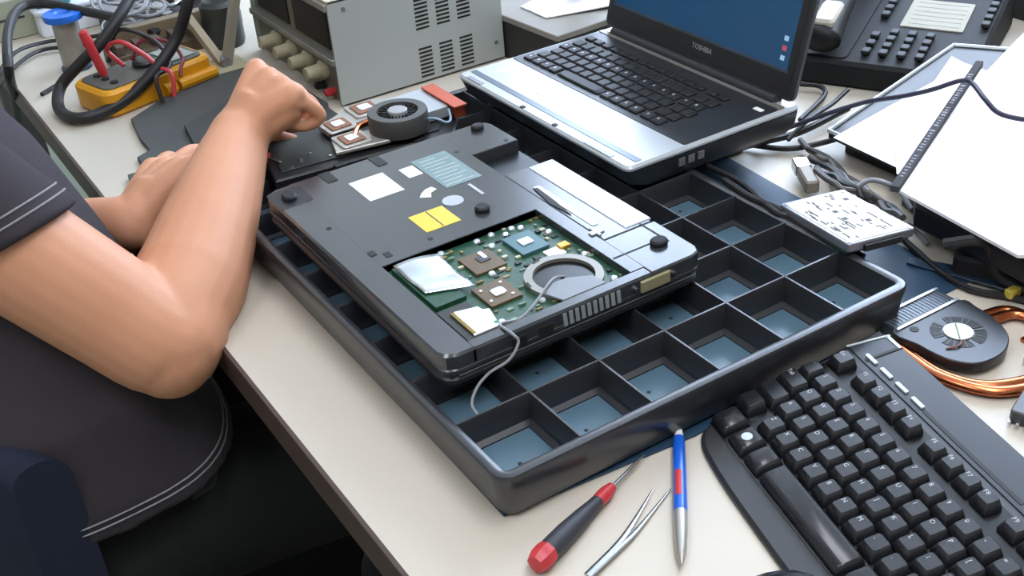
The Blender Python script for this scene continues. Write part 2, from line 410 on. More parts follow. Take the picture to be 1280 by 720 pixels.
comp = [mat('comp_a', '#c8c2a4', .5), mat('comp_b', '#1c1f1d', .5), mat('comp_c', '#8d7a45', .4), mat('comp_d', '#6c8a70', .5)]
busy = [(133, 96, 161, 130), (86, 94, 116, 126), (70, 45, 100, 78), (28, 12, 64, 150)]
for k in range(150):
    x, y = random.uniform(64, 178), random.uniform(14, 147)
    if any(a-4 < x < c+2 and bb-4 < y < d+2 for a, bb, c, d in busy) or math.hypot(x-fx, y-fy) < 37: continue
    s1, s2 = random.uniform(1.5, 6), random.uniform(1.5, 4)
    MB().box(x, y, Z, min(x+s1, 181), min(y+s2, 149), Z+random.uniform(.6, 2.2)).build('component', random.choice(comp), mb, smooth=0)
MB().rbox(164, 84, Z, 174, 92, Z+4, 2, .4).build('component', mat('comp_gold', '#c79a35', .35, metal=.5), mb)
MB().rbox(150, 78, Z, 166, 92, Z+1.6, 1, .2).build('component', white_m, mb)
pl = MB().prism([(118, 14), (112, 30), (120, 42), (140, 40), (158, 30), (160, 14)], Z+3, Z+5, .5).build('clear_film', mat('film', '#7c8086', .4), mb)
# rear edge: vent, display port
for k in range(10):
    MB().box(108+k*5.8, -.6, 14.5, 111.4+k*5.8, .6, 26.5).map(lambda v: (v.x+(v.z-14)*-.08, v.y, v.z)).build('vent_slat', mat('vent_pale', '#aeb4b8', .4, metal=.3), lap)
vg = MB().rbox(183, -2.5, 15.5, 213, 1, 26, 2, .5).build('display_port', mat('port_cream', '#b3ab84', .35, metal=.4), lap)
for x in (178, 217): MB().lathe([(2, -2.5), (2, 0)], (x, 0, 21), 'y', 8).build('port_screw', steel_m, lap)
for x in (60, 84): MB().rbox(x, -.8, 15, x+14, .5, 23, 1.5, .2).build('port', dark_m, lap)
MB().rbox(12, -.5, 10.2, 240, .6, 11, .2, .1).build('seam_trim', mat('trim_grey', '#6d7074', .3, metal=.4), lap)
# antenna wire from the bay over the edge into the tray
wp_ = [U(706, 345, 66), U(690, 350, 72), U(668, 380, 70), U(650, 398, 68), U(625, 405, 72), U(640, 417, 74), U(648, 428, 68), U(636, 450, 58), U(612, 466, 52), U(596, 485, 46), U(590, 505, 40), U(598, 520, 34), U(605, 532, 30)]
tag(MB().tube(catmull(wp_, 8), 1.15, 6).build('antenna_wire', wire_m), 'thin grey wire curling out of the upturned laptop into the tray', 'wire')

# ------------------------------------------------------------------ working laptop
l2 = thing('open_laptop', 'open silver laptop with black keys and a dark blue screen', 'laptop', (605, 805, 42.6))
W2, D2 = 317, 223     # along y, along x
b = MB().loft([[(x, y, z) for x, y in rrect(i, j, D2-i*.3, W2-j, 8, 4)] for i, j, z in ((26, 6, 0), (8, 1, 8), (3, 0, 20), (1, 0, 24))]).build('base_shell', lap_d, l2)
MB().rbox(0, 0, 23, D2, W2, 30, 8, 2.5).build('palm_rest', silver_m, l2)
MB().rbox(14, 6, 30, 22, W2-6, 30.5, 1, .2).build('accent_strip', mat('strip_slate', '#5b6874', .3, metal=.3), l2)
kd = MB().rbox(72, 4, 29.6, 196, W2-4, 30.6, 3, .3).build('keyboard_deck', lap_d, l2)
k1 = MB().loft([[(x, y, z) for x, y in rrect(-s, -s2, s, s2, 1.5, 2)] for s, s2, z in ((7.2, 7.2, 0), (7.2, 7.2, 1.4), (6, 6, 2.6))]).mesh('key'); k1.materials.append(mat('laptop_key', '#232427', .5, spec=.3))
lgm = MB().box(-2, -1.5, 2.6, 1, 1, 2.7).mesh('key_legend', 0); lgm.materials.append(legend_m)
for r in range(6):
    nn = 19 if r == 5 else 15
    y0 = 300-(0 if r == 5 else r % 3*3)
    for k in range(15):
        if r == 0 and 4 <= k <= 8: continue
        y = y0-k*16.4-(4 if k > 12 else 0)
        ko = link('key', k1, kd, (88+r*16.6+(2 if r == 5 else 0), y-4, 30.6))
        if r == 5: ko.scale = (.7, .95, 1)
        if (k*3+r) % 3 == 0: link('key_legend', lgm, ko, (1, 2, 0))
sp = link('space_key', k1, kd, (88, 300-6*16.4-4, 30.6)); sp.scale = (1, 5.4, 1)
MB().rbox(36, 148, 30, 66, 214, 30.4, 3, .1).build('touchpad', mat('touchpad', '#c3c9cd', .28, metal=.35), l2)
MB().rbox(64, 150, 30, 66, 212, 30.7, .8, .2).build('touchpad_edge', mat('touch_edge', '#81898f', .3, metal=.4), l2)
MB().prism([(48+11*math.cos(a*.3), 286+7*math.sin(a*.3)) for a in range(21)], 30, 30.4).build('round_sticker', white_m, l2)
MB().rbox(178, 12, 30.6, 184, 24, 31.2, 1, .1).build('key_sticker', white_m, l2)
for y in (184, 124): MB().rbox(2, y, 29, 7, y+6, 31, 1, .3).build('latch_hole', dark_m, l2)
MB().rbox(2, 30, 29.6, 8, 74, 30.5, 1, .2).build('front_button', grey_m, l2)
MB().rbox(2, 270, 29.6, 8, 300, 30.5, 1, .2).build('front_button', grey_m, l2)
for x in (62, 74, 86): MB().rbox(x, -1, 12, x+8, 2, 20, 1, .2).build('side_port', grey_m, l2)
MB().tube([(208, 20, 31), (208, W2-20, 31)], 7, 12).build('hinge', lap_d, l2)
MB().rbox(196, 4, 29.6, 204, W2-4, 31.4, 1, .3).build('speaker_strip', mat('strip_grey', '#7d7b74', .4, metal=.3), l2)
# lid leaning back
tl = math.radians(14)
lm = MB().rbox(0, 0, 0, W2, 205, 8, 8, 2).map(lambda v: v).build('lid', lap_d, l2, (212, 0, 33))
def lidmap(o):
    # local x -> laptop y (flipped), local y -> up, local z -> towards the typist
    up = Vector((math.sin(tl), 0, math.cos(tl))); nr = Vector((-math.cos(tl), 0, math.sin(tl))); al = nr.cross(up)*-1
    al = up.cross(nr)
    M = Matrix((al, up, nr)).transposed().to_4x4()
    return M
M4 = lidmap(lm)
lm.matrix_local = Matrix.Translation(Vector((216, W2 if M4[1][0] < 0 else 0, 33))*.001) @ M4
MB().rbox(6, 6, 8, W2-6, 199, 8.6, 3, .2).build('bezel', black_p, lm)
MB().rbox(15, 30, 8.6, W2-15, 192, 8.8, 1, .05).build('screen', mat('screen_blue', '#0c3f63', .15, var=.35, scale=6, emit=.38), lm)
MB().rbox(13, 27, 8.6, W2-13, 30, 8.9, .5, .05).build('screen_edge', mat('screen_edge', '#3c4654', .35), lm)
ic = [mat('icon_a', '#8fb6cf', .4, emit=.4), mat('icon_b', '#b0455a', .4, emit=.4)]
lg = link('logo_lettering', glyph('TOSHIBA', 8, mat('logo_silver', '#a9adb2', .3, metal=.5), .2), lm, (W2*.55, 18, 8.8))
for k in range(3): MB().box(W2-28, 38+k*10, 8.8, W2-22, 43+k*10, 8.86).build('screen_icon', ic[k % 2], lm)
tag(MB().rbox(735, 870, 0, 815, 1080, 42.4, 4, 2).build('battery_block', black_p), 'black block propping up the back of the open laptop', 'block')

# ------------------------------------------------------------------ black keyboard on the desk
kb = thing('computer_keyboard', 'black multimedia keyboard lying at the right end of the bench', 'keyboard', (559.7, 502.3, 0), -104.1)
def kz(v): return (v.x, v.y, v.z+(.1*v.y if v.z > 5 else 0))
ol = catmull([(-41, 66, 0), (-36, 76, 0), (60, 79, 0), (230, 79, 0), (400, 79, 0), (440, 72, 0), (446, 0, 0), (438, -96, 0), (400, -112, 0), (230, -115, 0), (90, -114, 0), (30, -111, 0), (4, -105, 0), (-8, -92, 0), (-17, -60, 0), (-28, 0, 0)], 4, True)
ol = [(p.x, p.y) for p in ol]
MB().prism(ol, 0, 15.5, 3).map(kz).build('case', kcase_m, kb)
def kpoly(x0, y0, x1, y1, n=8): return [(x0+(x1-x0)*k/n, y0) for k in range(n+1)]+[(x1-(x1-x0)*k/n, y1) for k in range(n+1)]
for nm, (x0, x1) in dict(key_well=(-30, 262), nav_well=(268, 330), number_well=(335, 416)).items():
    q = kpoly(x0, -92, x1, 36)
    if nm == 'key_well': q[0] = (-8, -92); q[-1] = (-30, 36)
    MB().prism(q, 15.4, 16).map(kz).build(nm, black_g, kb)
MB().prism([(-36, 42), (-32, 76), (436, 76), (440, 42)], 15.4, 16.4, .3).map(kz).build('media_panel', kpanel_m, kb)
MB().prism([(-36, 41), (-31, 77), (-29, 77), (-34, 41)], 16, 17.2, .2).map(kz).build('panel_edge', silver_m, kb)
MB().prism([(-29, 73), (-12, 73), (-12, 76), (-29, 76)], 16, 17.2, .2).map(kz).build('panel_edge', silver_m, kb)
MB().prism([(-14, 44), (-11, 44), (-11, 76), (-14, 76)], 16, 17, .2).map(kz).build('panel_edge', dark_m, kb)
for k in range(4): MB().rbox(-18+k*20, 46.5, 16.2, -4+k*20, 50, 18, 1, .3).map(kz).build('media_button', silver_m, kb)
MB().rbox(58, 45.5, 16.2, 166, 49, 16.8, 1, .2).map(kz).build('panel_slot', dark_m, kb)
KM = {}
def key(x, y, wd=1, dp=1, lab=None, big=False):
    k = (wd, dp, big)
    if k not in KM:
        a, c = 19*wd/2-.9, 19*dp/2-.9
        rings = [[(px, py, 0) for px, py in rrect(-a, -c, a, c, 1.5, 2)], [(px, py, 2) for px, py in rrect(-a, -c, a, c, 1.5, 2)]]
        if big: rings += [[(px, py, 6) for px, py in rrect(-a+1, -c+2, a-1, c-1, 3, 2)], [(px, py, 7.5) for px, py in rrect(-a+2.5, -c+5, a-2.5, c-2.5, 2, 2)]]
        else: rings += [[(px, py+1, 7.6) for px, py in rrect(-a+2.1, -c+2.4, a-2.1, c-1.2, 2, 2)], [(px, py+1, 8.2) for px, py in rrect(-a+2.8, -c+3.1, a-2.8, c-1.9, 1.6, 2)]]
        mm = MB().loft(rings).mesh('key'); mm.materials.append(key_m); KM[k] = mm
    o = link('key', KM[k], kb, (x, y, 16+.1*y), (math.atan(.1), 0, 0))
    if lab: link('key_legend', glyph(lab, 5, legend_m, .05), o, (-19*wd/2+6.2 if wd < 2 else 0, 3.4, 8.3))
    return o
key(-17, 26, lab='Esc')
for k in range(12): key(13+k*19+(k//4)*9.5, 26.5, 1, .85, 'F%d' % (k+1))
for k, c in enumerate('1234567890-='): key(k*19, 0, lab=c)
key(-18.5, 0, .95, lab='`'); key(237.5, 0, 1.95)
for k, c in enumerate('QWERTYUIOP[]'): key(9.5+k*19, -19, lab=c)
key(-14, -19, 1.4, lab='Tab'); key(242, -19, 1.45)
for k, c in enumerate("ASDFGHJKL;'"): key(14.25+k*19, -38, lab=c)
key(-10, -38, 1.55); key(236, -38, 2.1)
for k, c in enumerate('ZXCVBNM,./'): key(23.75+k*19, -57, lab=c)
key(-9, -57, 1.2)
key(230, -57, 2.7)
key(1, -79, 1.25, 1.25, big=True); wk = key(27, -79, 1.2, 1.25, big=True)
MB().cyl(0, 0, 7.4, 7.9, 4.2, 14).build('key_emblem', silver_m, wk)
key(50.5, -79, 1.15, 1.25, big=True); key(114, -79, 5.4, 1.25, big=True)
for x in (178, 202, 226, 249): key(x, -79, 1.15, 1.25, big=True)
for c in range(3):
    for y in (26.5, 0, -19): key(280+c*19, y)
    key(280+c*19, -79)
key(299, -60)
for c in range(4):
    for r in range(5): key(348+c*19, -r*19)

# ------------------------------------------------------------------ blower with heat pipes
bl = thing('blower_fan', 'flat black laptop blower fan with copper heat pipes beside the keyboard', 'fan', (697, 496, 0))
body = [(-34, 32), (38, 28), (43, 10), (40, -10), (30, -30), (12, -42), (-8, -44), (-24, -38), (-34, -20), (-36, 4)]
body = [(p.x, p.y) for p in catmull([(x, y, 0) for x, y in body], 4, True)]
bl_m = mat('blower_grey', '#2e3034', .35, metal=.3)
MB().prism(body, 5, 14, .8).build('housing', bl_m, bl)
MB().box(-33, 24, 4, 39, 50, 13.4).build('outlet_duct', mat('duct_dark', '#33404a', .3, metal=.3), bl)
for k in range(18): MB().box(-31+k*3.9, 30, 13.4, -30.4+k*3.9, 48, 13.9).build('fin', grey_m, bl)
MB().rbox(-34, 48, 4, 40, 51, 15, 1, .3).build('duct_edge', steel_m, bl); MB().rbox(-34, 26, 13, 40, 29, 15.2, 1, .3).build('duct_edge', steel_m, bl)
for a0, a1 in ((-20, 75), (100, 165), (185, 250), (270, 325)):
    q = circle(2, -4, 22, 10, a0, a1)+circle(2, -4, 13, 10, a0, a1)[::-1]
    MB().prism(q, 13.9, 14.3).build('intake_slot', dark_m, bl)
for k in range(24):
    a = 2*math.pi*k/24
    MB().box(13, -.4, 13.9, 21.5, .4, 14.5).map(lambda v, a=a: (2+v.x*math.cos(a)-v.y*math.sin(a), -4+v.x*math.sin(a)+v.y*math.cos(a), v.z)).build('blade', lap_d, bl, smooth=0) if k % 3 else None
MB().cyl(2, -4, 14, 15.2, 12, 28, .4).build('hub_sticker', mat('hub_white', '#c9cdc6', .4), bl)
MB().tube([(-6, -12, 15.4), (8, 4, 15.4)], .6, 5).build('hub_mark', mat('hub_mark', '#6a8a66', .5), bl)
MB().cyl(-22, 20, 13.9, 14.3, 4, 12).build('screw_hole', dark_m, bl)
for off, z in ((0, 4.5), (9, 5.5)):
    MB().tube(catmull([(-38-off*.3, 22, z), (-41-off*.4, 0, z), (-42-off*.5, -28, z), (-28-off*.2, -56-off, z), (8, -72-off, z), (40, -72-off*.6, z), (64, -56, z), (74, -30-off, z), (70, 0-off, z), (44, 8-off, z)], 6), 5.2, 12, flat=.8).build('heat_pipe', copper_m, bl)
MB().tube(catmull([(-24, -14, 14.6), (-14, -18, 15.5), (-6, -14, 15)], 6), .8, 6).build('fan_lead', mat('lead_brown', '#7a4a35', .5), bl)
MB().rbox(46, -80, 0, 92, -30, 3, 2, .5).build('cold_plate', copper_m, bl); MB().cyl(18, -56, 3, 12, 1.6, 8).build('mount_post', steel_m, bl)

# ------------------------------------------------------------------ hand tools
def axisframe(a, b_):
    Zv = (Vector(b_)-Vector(a)).normalized(); X = Zv.cross(Vector((0, 0, 1))).normalized(); return X, Zv.cross(X), Zv
sd = thing('screwdriver', 'small precision screwdriver with black handle and red ends on the bench', 'screwdriver', (294, 491, 0))
a = Vector((0, 0, 9)); e = Vector((78, 29, 6.6)); fr = axisframe(a, e); Ln = (e-a).length
MB().lathe([(3, -12), (6.5, -11), (8.6, -6), (8.8, 0), (8.2, 4)], a, frame=fr, n=8).build('end_cap', red_m, sd)
MB().lathe([(7.6, 4), (8, 8), (7.8, 26), (6.6, 44), (5.2, 58), (4.8, 64)], a, frame=fr, n=12).build('handle', mat('grip_black', '#33343a', .5), sd)
MB().lathe([(4.8, 64), (5.2, 66), (5.3, 74), (3.8, 82), (1.6, 84)], a, frame=fr, n=14).build('collar', red_m, sd)
MB().lathe([(1.3, 83), (1.3, 116), (.9, 122), (.3, 126)], a, frame=fr, n=8).build('shaft', steel_m, sd)
tw = thing('tweezers', 'slim steel tweezers lying open between the screwdriver and the pen', 'tweezers', (300, 452, 0))
for q4 in (((735, 720), (770, 684), (790, 656), (816, 612)), ((735, 720), (773, 685), (797, 662), (838, 611))):
    P = catmull([U(*q, 3.2-.5*i_)-Vector((300, 452, 0)) for i_, q in enumerate(q4)], 6); MB().tube(P, [3.6-3*(i/(len(P)-1))**1.6 for i in range(len(P))], 8, flat=.35).build('arm', steel_m, tw)
pn = thing('pen', 'blue ballpoint pen with silver tip and red printing on the bench', 'pen', (366, 437, 0))
a = Vector((0, 0, 5.4)); e = Vector((85, 106, 5)); fr = axisframe(a, e); Ln = (e-a).length
MB().lathe([(.5, -6), (1, -4), (2.4, 0), (3.6, 6), (4.8, 26), (5, 44)], a, frame=fr, n=16).build('tip_cone', mat('pen_silver', '#b6b2aa', .35, metal=.6), pn)
MB().lathe([(4.9, 44), (5, 46), (4.7, 118), (4.2, 124)], a, frame=fr, n=16).build('barrel', bluep_m, pn)
MB().lathe([(3.2, 124), (3.4, 128), (2.6, 136), (2.2, 137)], a, frame=fr, n=12).build('push_button', white_m, pn)
x_, y_, z_ = fr
pm = MB()
pm.loft([[a+z_*zz+(x_*math.cos(t)+y_*math.sin(t))*5.05 for t in (-2.3, -2.05, -1.8, -1.55, -1.3)]+[a+z_*zz+(x_*math.cos(t)+y_*math.sin(t))*4.7 for t in (-1.3, -1.8, -2.3)] for zz in (58, 84)])
pm.build('red_print', red_m, pn)
ms = thing('computer_mouse', 'edge of a black mouse peeking in at the bottom of the bench', 'mouse', (365, 359, 0))
def mouse_half(z0, z1): return [[(52*s*math.cos(a*.2618), 30*s*math.sin(a*.2618), z) for a in range(24)] for s, z in z0]
MB().loft(mouse_half([(.9, 0), (1, 5), (1, 14)], 0)).build('base', black_p, ms)
MB().loft(mouse_half([(1, 14), (.96, 20), (.8, 28), (.5, 33), (.2, 34.5)], 0)).build('shell', black_g, ms)

# ------------------------------------------------------------------ bare hard disk
hd = thing('hard_disk', 'bare silver hard disk with a white label leaning on the tray edge', 'hard disk', (722, 640, 38), -8)
hd.rotation_euler = (math.radians(-3), math.radians(4), math.radians(-8))
MB().rbox(-36, -49, 4, 36, 49, 12, 3, .8).build('casting', mat('cast_alu', '#9ea0a8', .35, metal=.7), hd)
MB().rbox(-34, -44, 0, 34, 44, 4, 1, .3).build('circuit_board', pcb_m, hd)
hl = MB().prism([(-33, -46), (33, -46), (33, 40), (22, 46), (-33, 46)], 12, 12.4, .1).build('label_sheet', mat('label_cream', '#c9c7b8', .55, var=.05), hd)
for k in range(46):
    x, y = random.uniform(-30, 24), random.uniform(-42, 40); wd = random.choice((2, 3, 3, 7, 11))
    MB().box(x, y, 12.4, min(x+1.7, 32), min(y+wd*1.3, 44), 12.48).build('printed_mark', dkprint, hl, smooth=0)
for x, y in ((8, -20), (-8, -8), (-6, 8), (20, 26)): MB().rbox(x, y, 12.4, x+5, y+5, 12.5, .5, .02).build('printed_mark', dkprint, hl)
for x in (-32, 32):
    for y in (-45, 44): MB().cyl(x, y, 12, 12.7, 2.2, 10).build('screw', steel_m, hd)
MB().box(-20, -52, 3, 20, -47, 9).build('connector', black_p, hd)

# ------------------------------------------------------------------ bench power supply
ps = thing('bench_power_supply', 'grey metal bench power supply with slotted side vents', 'power supply', (527, 1284, 0))
MB().box(10, 1, 3, 240, 270, 132).build('cabinet', psu_m, ps)
c = MB(); c.rbox(0, 0, 3, 240, 3, 134, .5, .4); c.build('side_panel', psu_m, ps)
MB().rbox(0, 0, 131, 240, 271, 135, 1, .6).build('top_panel', psu_top, ps)
MB().rbox(0, 268, 3, 240, 271, 134, .5, .4).build('side_panel', psu_m, ps)
MB().box(6, 3, 3, 11, 268, 131).build('front_panel', olive_m, ps)
MB().rbox(-4, 2, 54, 9, 269, 62, 1, .8).build('front_rail', mat('rail_grey', '#96938a', .4, metal=.4), ps)
MB().rbox(-4, 2, 122, 9, 269, 131, 1, .8).build('front_rail', mat('rail_grey', '#96938a', .4, metal=.4), ps)
for y in (20, 145): MB().rbox(4, y, 68, 9, y+105, 118, 1, .5).build('meter_window', dark_m, ps)
for y in (52, 100, 150, 200):
    kn = MB().lathe([(13, -3), (12, -6), (9.5, -8), (8.5, -26), (7.5, -27)][::-1]+[(13, 6)], (6, y, 34), 'x', 18).build('knob', knob_m, ps)
for y, mt in ((30, red_m), (60, rub_m), (90, knob_m)): MB().lathe([(3, -14), (5, -12), (5, -4), (6, 6)], (6, y, 12), 'x', 10).build('terminal_post', mt, ps)
sl = MB().rbox(0, -.5, 0, 19, .5, 2.4, .4, .1, n=1).mesh('vent_slot'); sl.materials.append(dark_m)
for cx in (114, 144, 174):
    for rz in (8, 71):
        for k in range(8): link('vent_slot', sl, ps, (cx, 0, rz+k*5.2))
for x, z in ((228, 26), (228, 110), (20, 122)): MB().lathe([(2.6, -1.4), (2.6, .5)], (x, 0, z), 'y', 10).build('screw', grey_m, ps)
for x in (20, 220):
    for y in (20, 250): MB().cyl(x, y, 0, 3, 8, 12).build('rubber_foot', rub_m, ps)
# beige bail arm / instrument stand beside it
st = thing('instrument_stand', 'beige angled metal stand arm beside the power supply knobs', 'stand', (462, 1520, 0))
def bar(p, q, wd, th):
    p, q = Vector(p), Vector(q); z = (q-p).normalized(); x = z.cross(Vector((0, 1, 0))).normalized(); y = z.cross(x)
    return MB().loft([[pp+x*a_*th+y*b_*wd for a_, b_ in ((-1, -1), (1, -1), (1, 1), (-1, 1))] for pp in (p, q)])
MB().rbox(-25, -30, 0, 30, 30, 5, 4, 1).build('foot', knob_m, st)
bar((0, 0, 4), (-6, 95, 45), 9, 5).build('arm', mat('arm_beige', '#a0947c', .5), st)
bar((4, 0, 4), (44, 20, 95), 8, 5).build('arm', mat('arm_grey', '#8d8878', .5), st)
MB().lathe([(7, -10), (7, 10)], (2, 0, 10), 'y', 14).build('pivot', grey_m, st)
# motor block behind
mo = thing('clamp_motor', 'dark round motor housing held above the stand arms', 'motor', (500, 1610, 0))
MB().lathe([(26, 0), (28, 6), (28, 60), (22, 66), (10, 68)], (0, 0, 0), n=20).build('housing', mat('motor_dark', '#3a3f3c', .4, metal=.3), mo)
MB().lathe([(18, 66), (16, 130)], (8, 10, 0), n=16).build('column', mat('column_beige', '#8a7f6d', .5), mo)

# ------------------------------------------------------------------ sheets of dark foam and the bare chassis
g1 = mat('foam_grey', '#4b4d4b', .7, bump=.1, bscale=500)
fz = [U(*q, 3)[:2] for q in ((268, 97), (215, 118), (164, 151), (176, 176), (188, 190), (172, 199), (184, 214), (160, 221), (168, 247), (215, 262))]
tag(MB().prism(fz+[(330, 1165), (470, 1180), (515, 1300), (505, 1490)], 0, 6, .8).build('foam_sheet', g1), 'dark grey notched foam sheet on the bench in front of the power supply', 'foam sheet')
tag(MB().prism([(345, 1345), (500, 1420), (505, 1240), (440, 1165), (340, 1160), (330, 1250)], 6.2, 12, 1).build('foam_sheet', mat('foam_dark', '#3f413f', .7, bump=.1, bscale=500)), 'smaller darker foam sheet stacked under the raised hand', 'foam sheet')
chs = thing('laptop_chassis', 'black bare laptop palm rest frame on the far end of the tray', 'laptop part', (342, 1022, 42.6))
MB().prism([(0, 14), (195, -6), (222, 30), (228, 112), (20, 118)], 0, 15, 2).build('frame', black_p, chs)
MB().prism([(12, 26), (185, 8), (205, 34), (210, 100), (28, 106)], 15, 16.5, .4).build('inner_plate', mat('inner_dark', '#2b2f2d', .4, metal=.2), chs)
for k in range(9): MB().lathe([(2.4, 0), (2.2, 1.4), (.8, 1.8)], (24+k*14, 30-k*1.2+(k % 3)*9, 16.4), n=10).build('screw', steel_m, chs)
for x in (60, 150): MB().rbox(x, -2, 0, x+12, 6, 17, 1, .4).build('bracket', rub_m, chs)
# heat sink with fan lying on the chassis
hs = thing('heat_sink_assembly', 'laptop heat sink with round fan and copper pads on the black chassis', 'heat sink', (0, 0, 60.3))
alu = mat('hs_alu', '#b4b1aa', .35, metal=.5)
def pad(x, y, s, rot=0):
    p = MB().rbox(x-s-5, y-s-5, 4.5, x+s+5, y+s+5, 7, 3, .5).build('plate', alu, hs)
    MB().rbox(x-s, y-s, 7, x+s, y+s, 8.4, 2, .3).build('copper_pad', mat('pad_copper', '#94664d', .4, metal=.5), p); MB().rbox(x-s*.55, y-s*.55, 8.4, x+s*.55, y+s*.55, 9.2, 2, .3).build('thermal_paste', die_m, p)
pad(442, 1098, 12); pad(484, 1118, 13); pad(438, 1056, 12)
MB().prism([(412, 1040), (470, 1030), (492, 1046), (480, 1064), (455, 1070), (420, 1068)], 1, 5, .8).build('base_plate', alu, hs)
MB().prism([(425, 1085), (470, 1095), (520, 1100), (520, 1135), (470, 1135), (425, 1112)], 1, 5, .8).build('base_plate', alu, hs)
MB().tube(catmull([(440, 1056, 6), (456, 1076, 7), (470, 1080, 8), (500, 1092, 8), (545, 1085, 8)], 6), 3.4, 8).build('heat_pipe', copper_m, hs)
MB().rbox(508, 1050, 0, 552, 1112, 12, 2, .6).build('cover_plate', mat('hs_white', '#b9bfc4', .3, metal=.4), hs)
for k in range(14): MB().box(553, 1040+k*5, 0, 566, 1042.5+k*5, 13).build('fin', copper2, hs)
MB().rbox(551, 1036, 13, 567, 1110, 15, 1, .3).build('fin_cap', mat('copper_paint', '#c0583a', .4, metal=.4), hs)
fb = MB().lathe([(30, 0), (32, 2), (32, 20), (31, 22), (22, 22), (21, 17), (2, 17)], (492, 1052, 2), n=36).build('fan_housing', mat('fan_dark', '#4a4a48', .4, metal=.2), hs)
for k in range(20):
    a_ = 2*math.pi*k/20
    MB().box(11, -.5, 0, 21, .5, 3).map(lambda v, a_=a_: (492+v.x*math.cos(a_)-v.y*math.sin(a_), 1052+v.x*math.sin(a_)+v.y*math.cos(a_), v.z+19)).build('blade', dark_m, fb, smooth=0)
MB().lathe([(10.5, 17), (10.5, 22.6), (9.5, 23.4), (1, 23.5)], (492, 1052, 2), n=20).build('hub', mat('hub_grey', '#9a9d9f', .35), fb)
MB().tube(catmull([(512, 1034, 14), (520, 1022, 16), (530, 1018, 10), (540, 1026, 8), (545, 1038, 14)], 6), 1.4, 6).build('fan_lead', mat('lead_blue', '#7d97ab', .5), hs)

# ------------------------------------------------------------------ multimeter, spool
dm = thing('multimeter', 'yellow handheld multimeter lying face up with red and black leads', 'multimeter', (352, 1512, 0), 16)
MB().rbox(-82, -42, 0, 82, 42, 34, 16, 4).build('holster', dmm_m, dm)
MB().rbox(-74, -34, 33, 74, 34, 36.5, 12, 1).build('face_plate', mat('meter_face', '#55554d', .45), dm)
MB().rbox(30, -26, 36.5, 66, 26, 38, 2, .4).build('display', mat('lcd', '#8f958a', .2), dm)
MB().lathe([(15, 36), (15, 41), (12, 44), (4, 44)], (4, 0, 0), n=20).build('dial', black_p, dm)
for y in (-20, 0, 20): MB().cyl(-54, y, 36, 38.5, 5, 12).build('jack', rub_m, dm)
MB().tube([(20, -46, 12), (78, -46, 12)], 8, 10).build('probe_clip', dmm_m, dm)
MB().tube([(-2, -46, 12), (14, -46, 12)], 9, 10).build('probe_clip', dmm_m, dm)
b0 = Vector((352, 1512, 0))
def lead(name, pts, r, mt, label, cat, n=8): return tag(MB().tube(catmull(pts, 8), r, n).build(name, mt), label, cat)
pr = thing('test_probe', 'red test probe plugged upright into the yellow multimeter', 'probe', (302, 1506, 39))
MB().lathe([(5, 0), (6, 4), (6, 40), (7.5, 44), (5.5, 60), (2, 62)], n=12, frame=(Vector((.97, 0, .2)), Vector((0, 1, 0)), Vector((-.18, .15, .97)))).build('grip', red_m, pr)
lead('test_lead', [(330, 1512, 42), (318, 1530, 62), (330, 1500, 78), (350, 1480, 62), (362, 1462, 46), (372, 1450, 38), (366, 1440, 12)], 3, red_m, 'red lead arching over the multimeter face', 'wire')
lead('test_lead', [(318, 1540, 42), (340, 1540, 80), (372, 1510, 68), (380, 1480, 50), (372, 1462, 42), (352, 1452, 38), (350, 1440, 8)], 3, cable_m, 'thin black lead lying across the multimeter face', 'wire')
lead('test_lead', [(345, 1525, 42), (362, 1520, 66), (392, 1505, 60), (398, 1480, 44), (388, 1462, 38), (384, 1455, 30)], 2.4, mat('lead_maroon', '#7c2638', .5), 'dark red lead looped behind the black lead', 'wire')
so = thing('solder_spool', 'grey solder spool with a bright blue top flange', 'spool', (302, 1672, 0))
MB().lathe([(21, 0), (21, 4), (14, 5)], n=28).build('lower_flange', mat('spool_navy', '#3a4a66', .4), so)
MB().lathe([(17, 4), (18, 10), (18, 64), (16, 70)], n=24).build('solder_winding', mat('solder', '#a8a49a', .4, metal=.5, col2='#7d796f', scale=40), so)
tf = MB().lathe([(14, 70), (26, 71), (27, 74), (26, 80), (12, 80), (10, 77), (4, 77)], n=30).build('upper_flange', blue_m, so)
for k in range(3): MB().cyl(18*math.cos(k*2.1), 18*math.sin(k*2.1), 79.5, 80.4, 4, 10).build('flange_hole', bluep_m, tf)

# ------------------------------------------------------------------ cables on the left
lead('thick_cable', [U(250, -40, 150), U(236, 0, 120), U(222, 45, 75), U(196, 85, 45), U(165, 118, 22), U(130, 140, 11), U(95, 148, 10), U(74, 136, 10), U(76, 108, 25), U(102, 78, 52), U(124, 56, 70), U(148, 22, 95), U(172, -20, 120)], 7.6, cable_m, 'thick black cable looping over the yellow multimeter', 'cable', 12)
lead('thick_cable', [U(145, 22, 70), U(110, 15, 78), U(60, 5, 82), U(25, 10, 84), U(10, 40, 84), U(11, 90, 60), U(18, 120, -20), U(22, 150, -120)], 6.5, cable_m, 'black cable arching over the blue spool and down the bench edge', 'cable', 10)
for i, (ps_, lb) in enumerate((([U(-5, 95, 10), U(20, 65, 12), U(60, 52, 6), U(100, 48, 6), U(150, 40, 8)], 'thin black cable running behind the solder spool'),
                               ([U(-5, 110, 10), U(25, 78, 10), U(55, 62, 6), U(100, 58, 6)], 'lower thin black cable behind the solder spool'),
                               ([U(52, 118, 3), U(65, 110, 3), U(85, 98, 3)], 'short thin dark wire between the bench edge and the multimeter'))):
    lead('thin_cable', ps_, 3, cable_m, lb, 'cable')
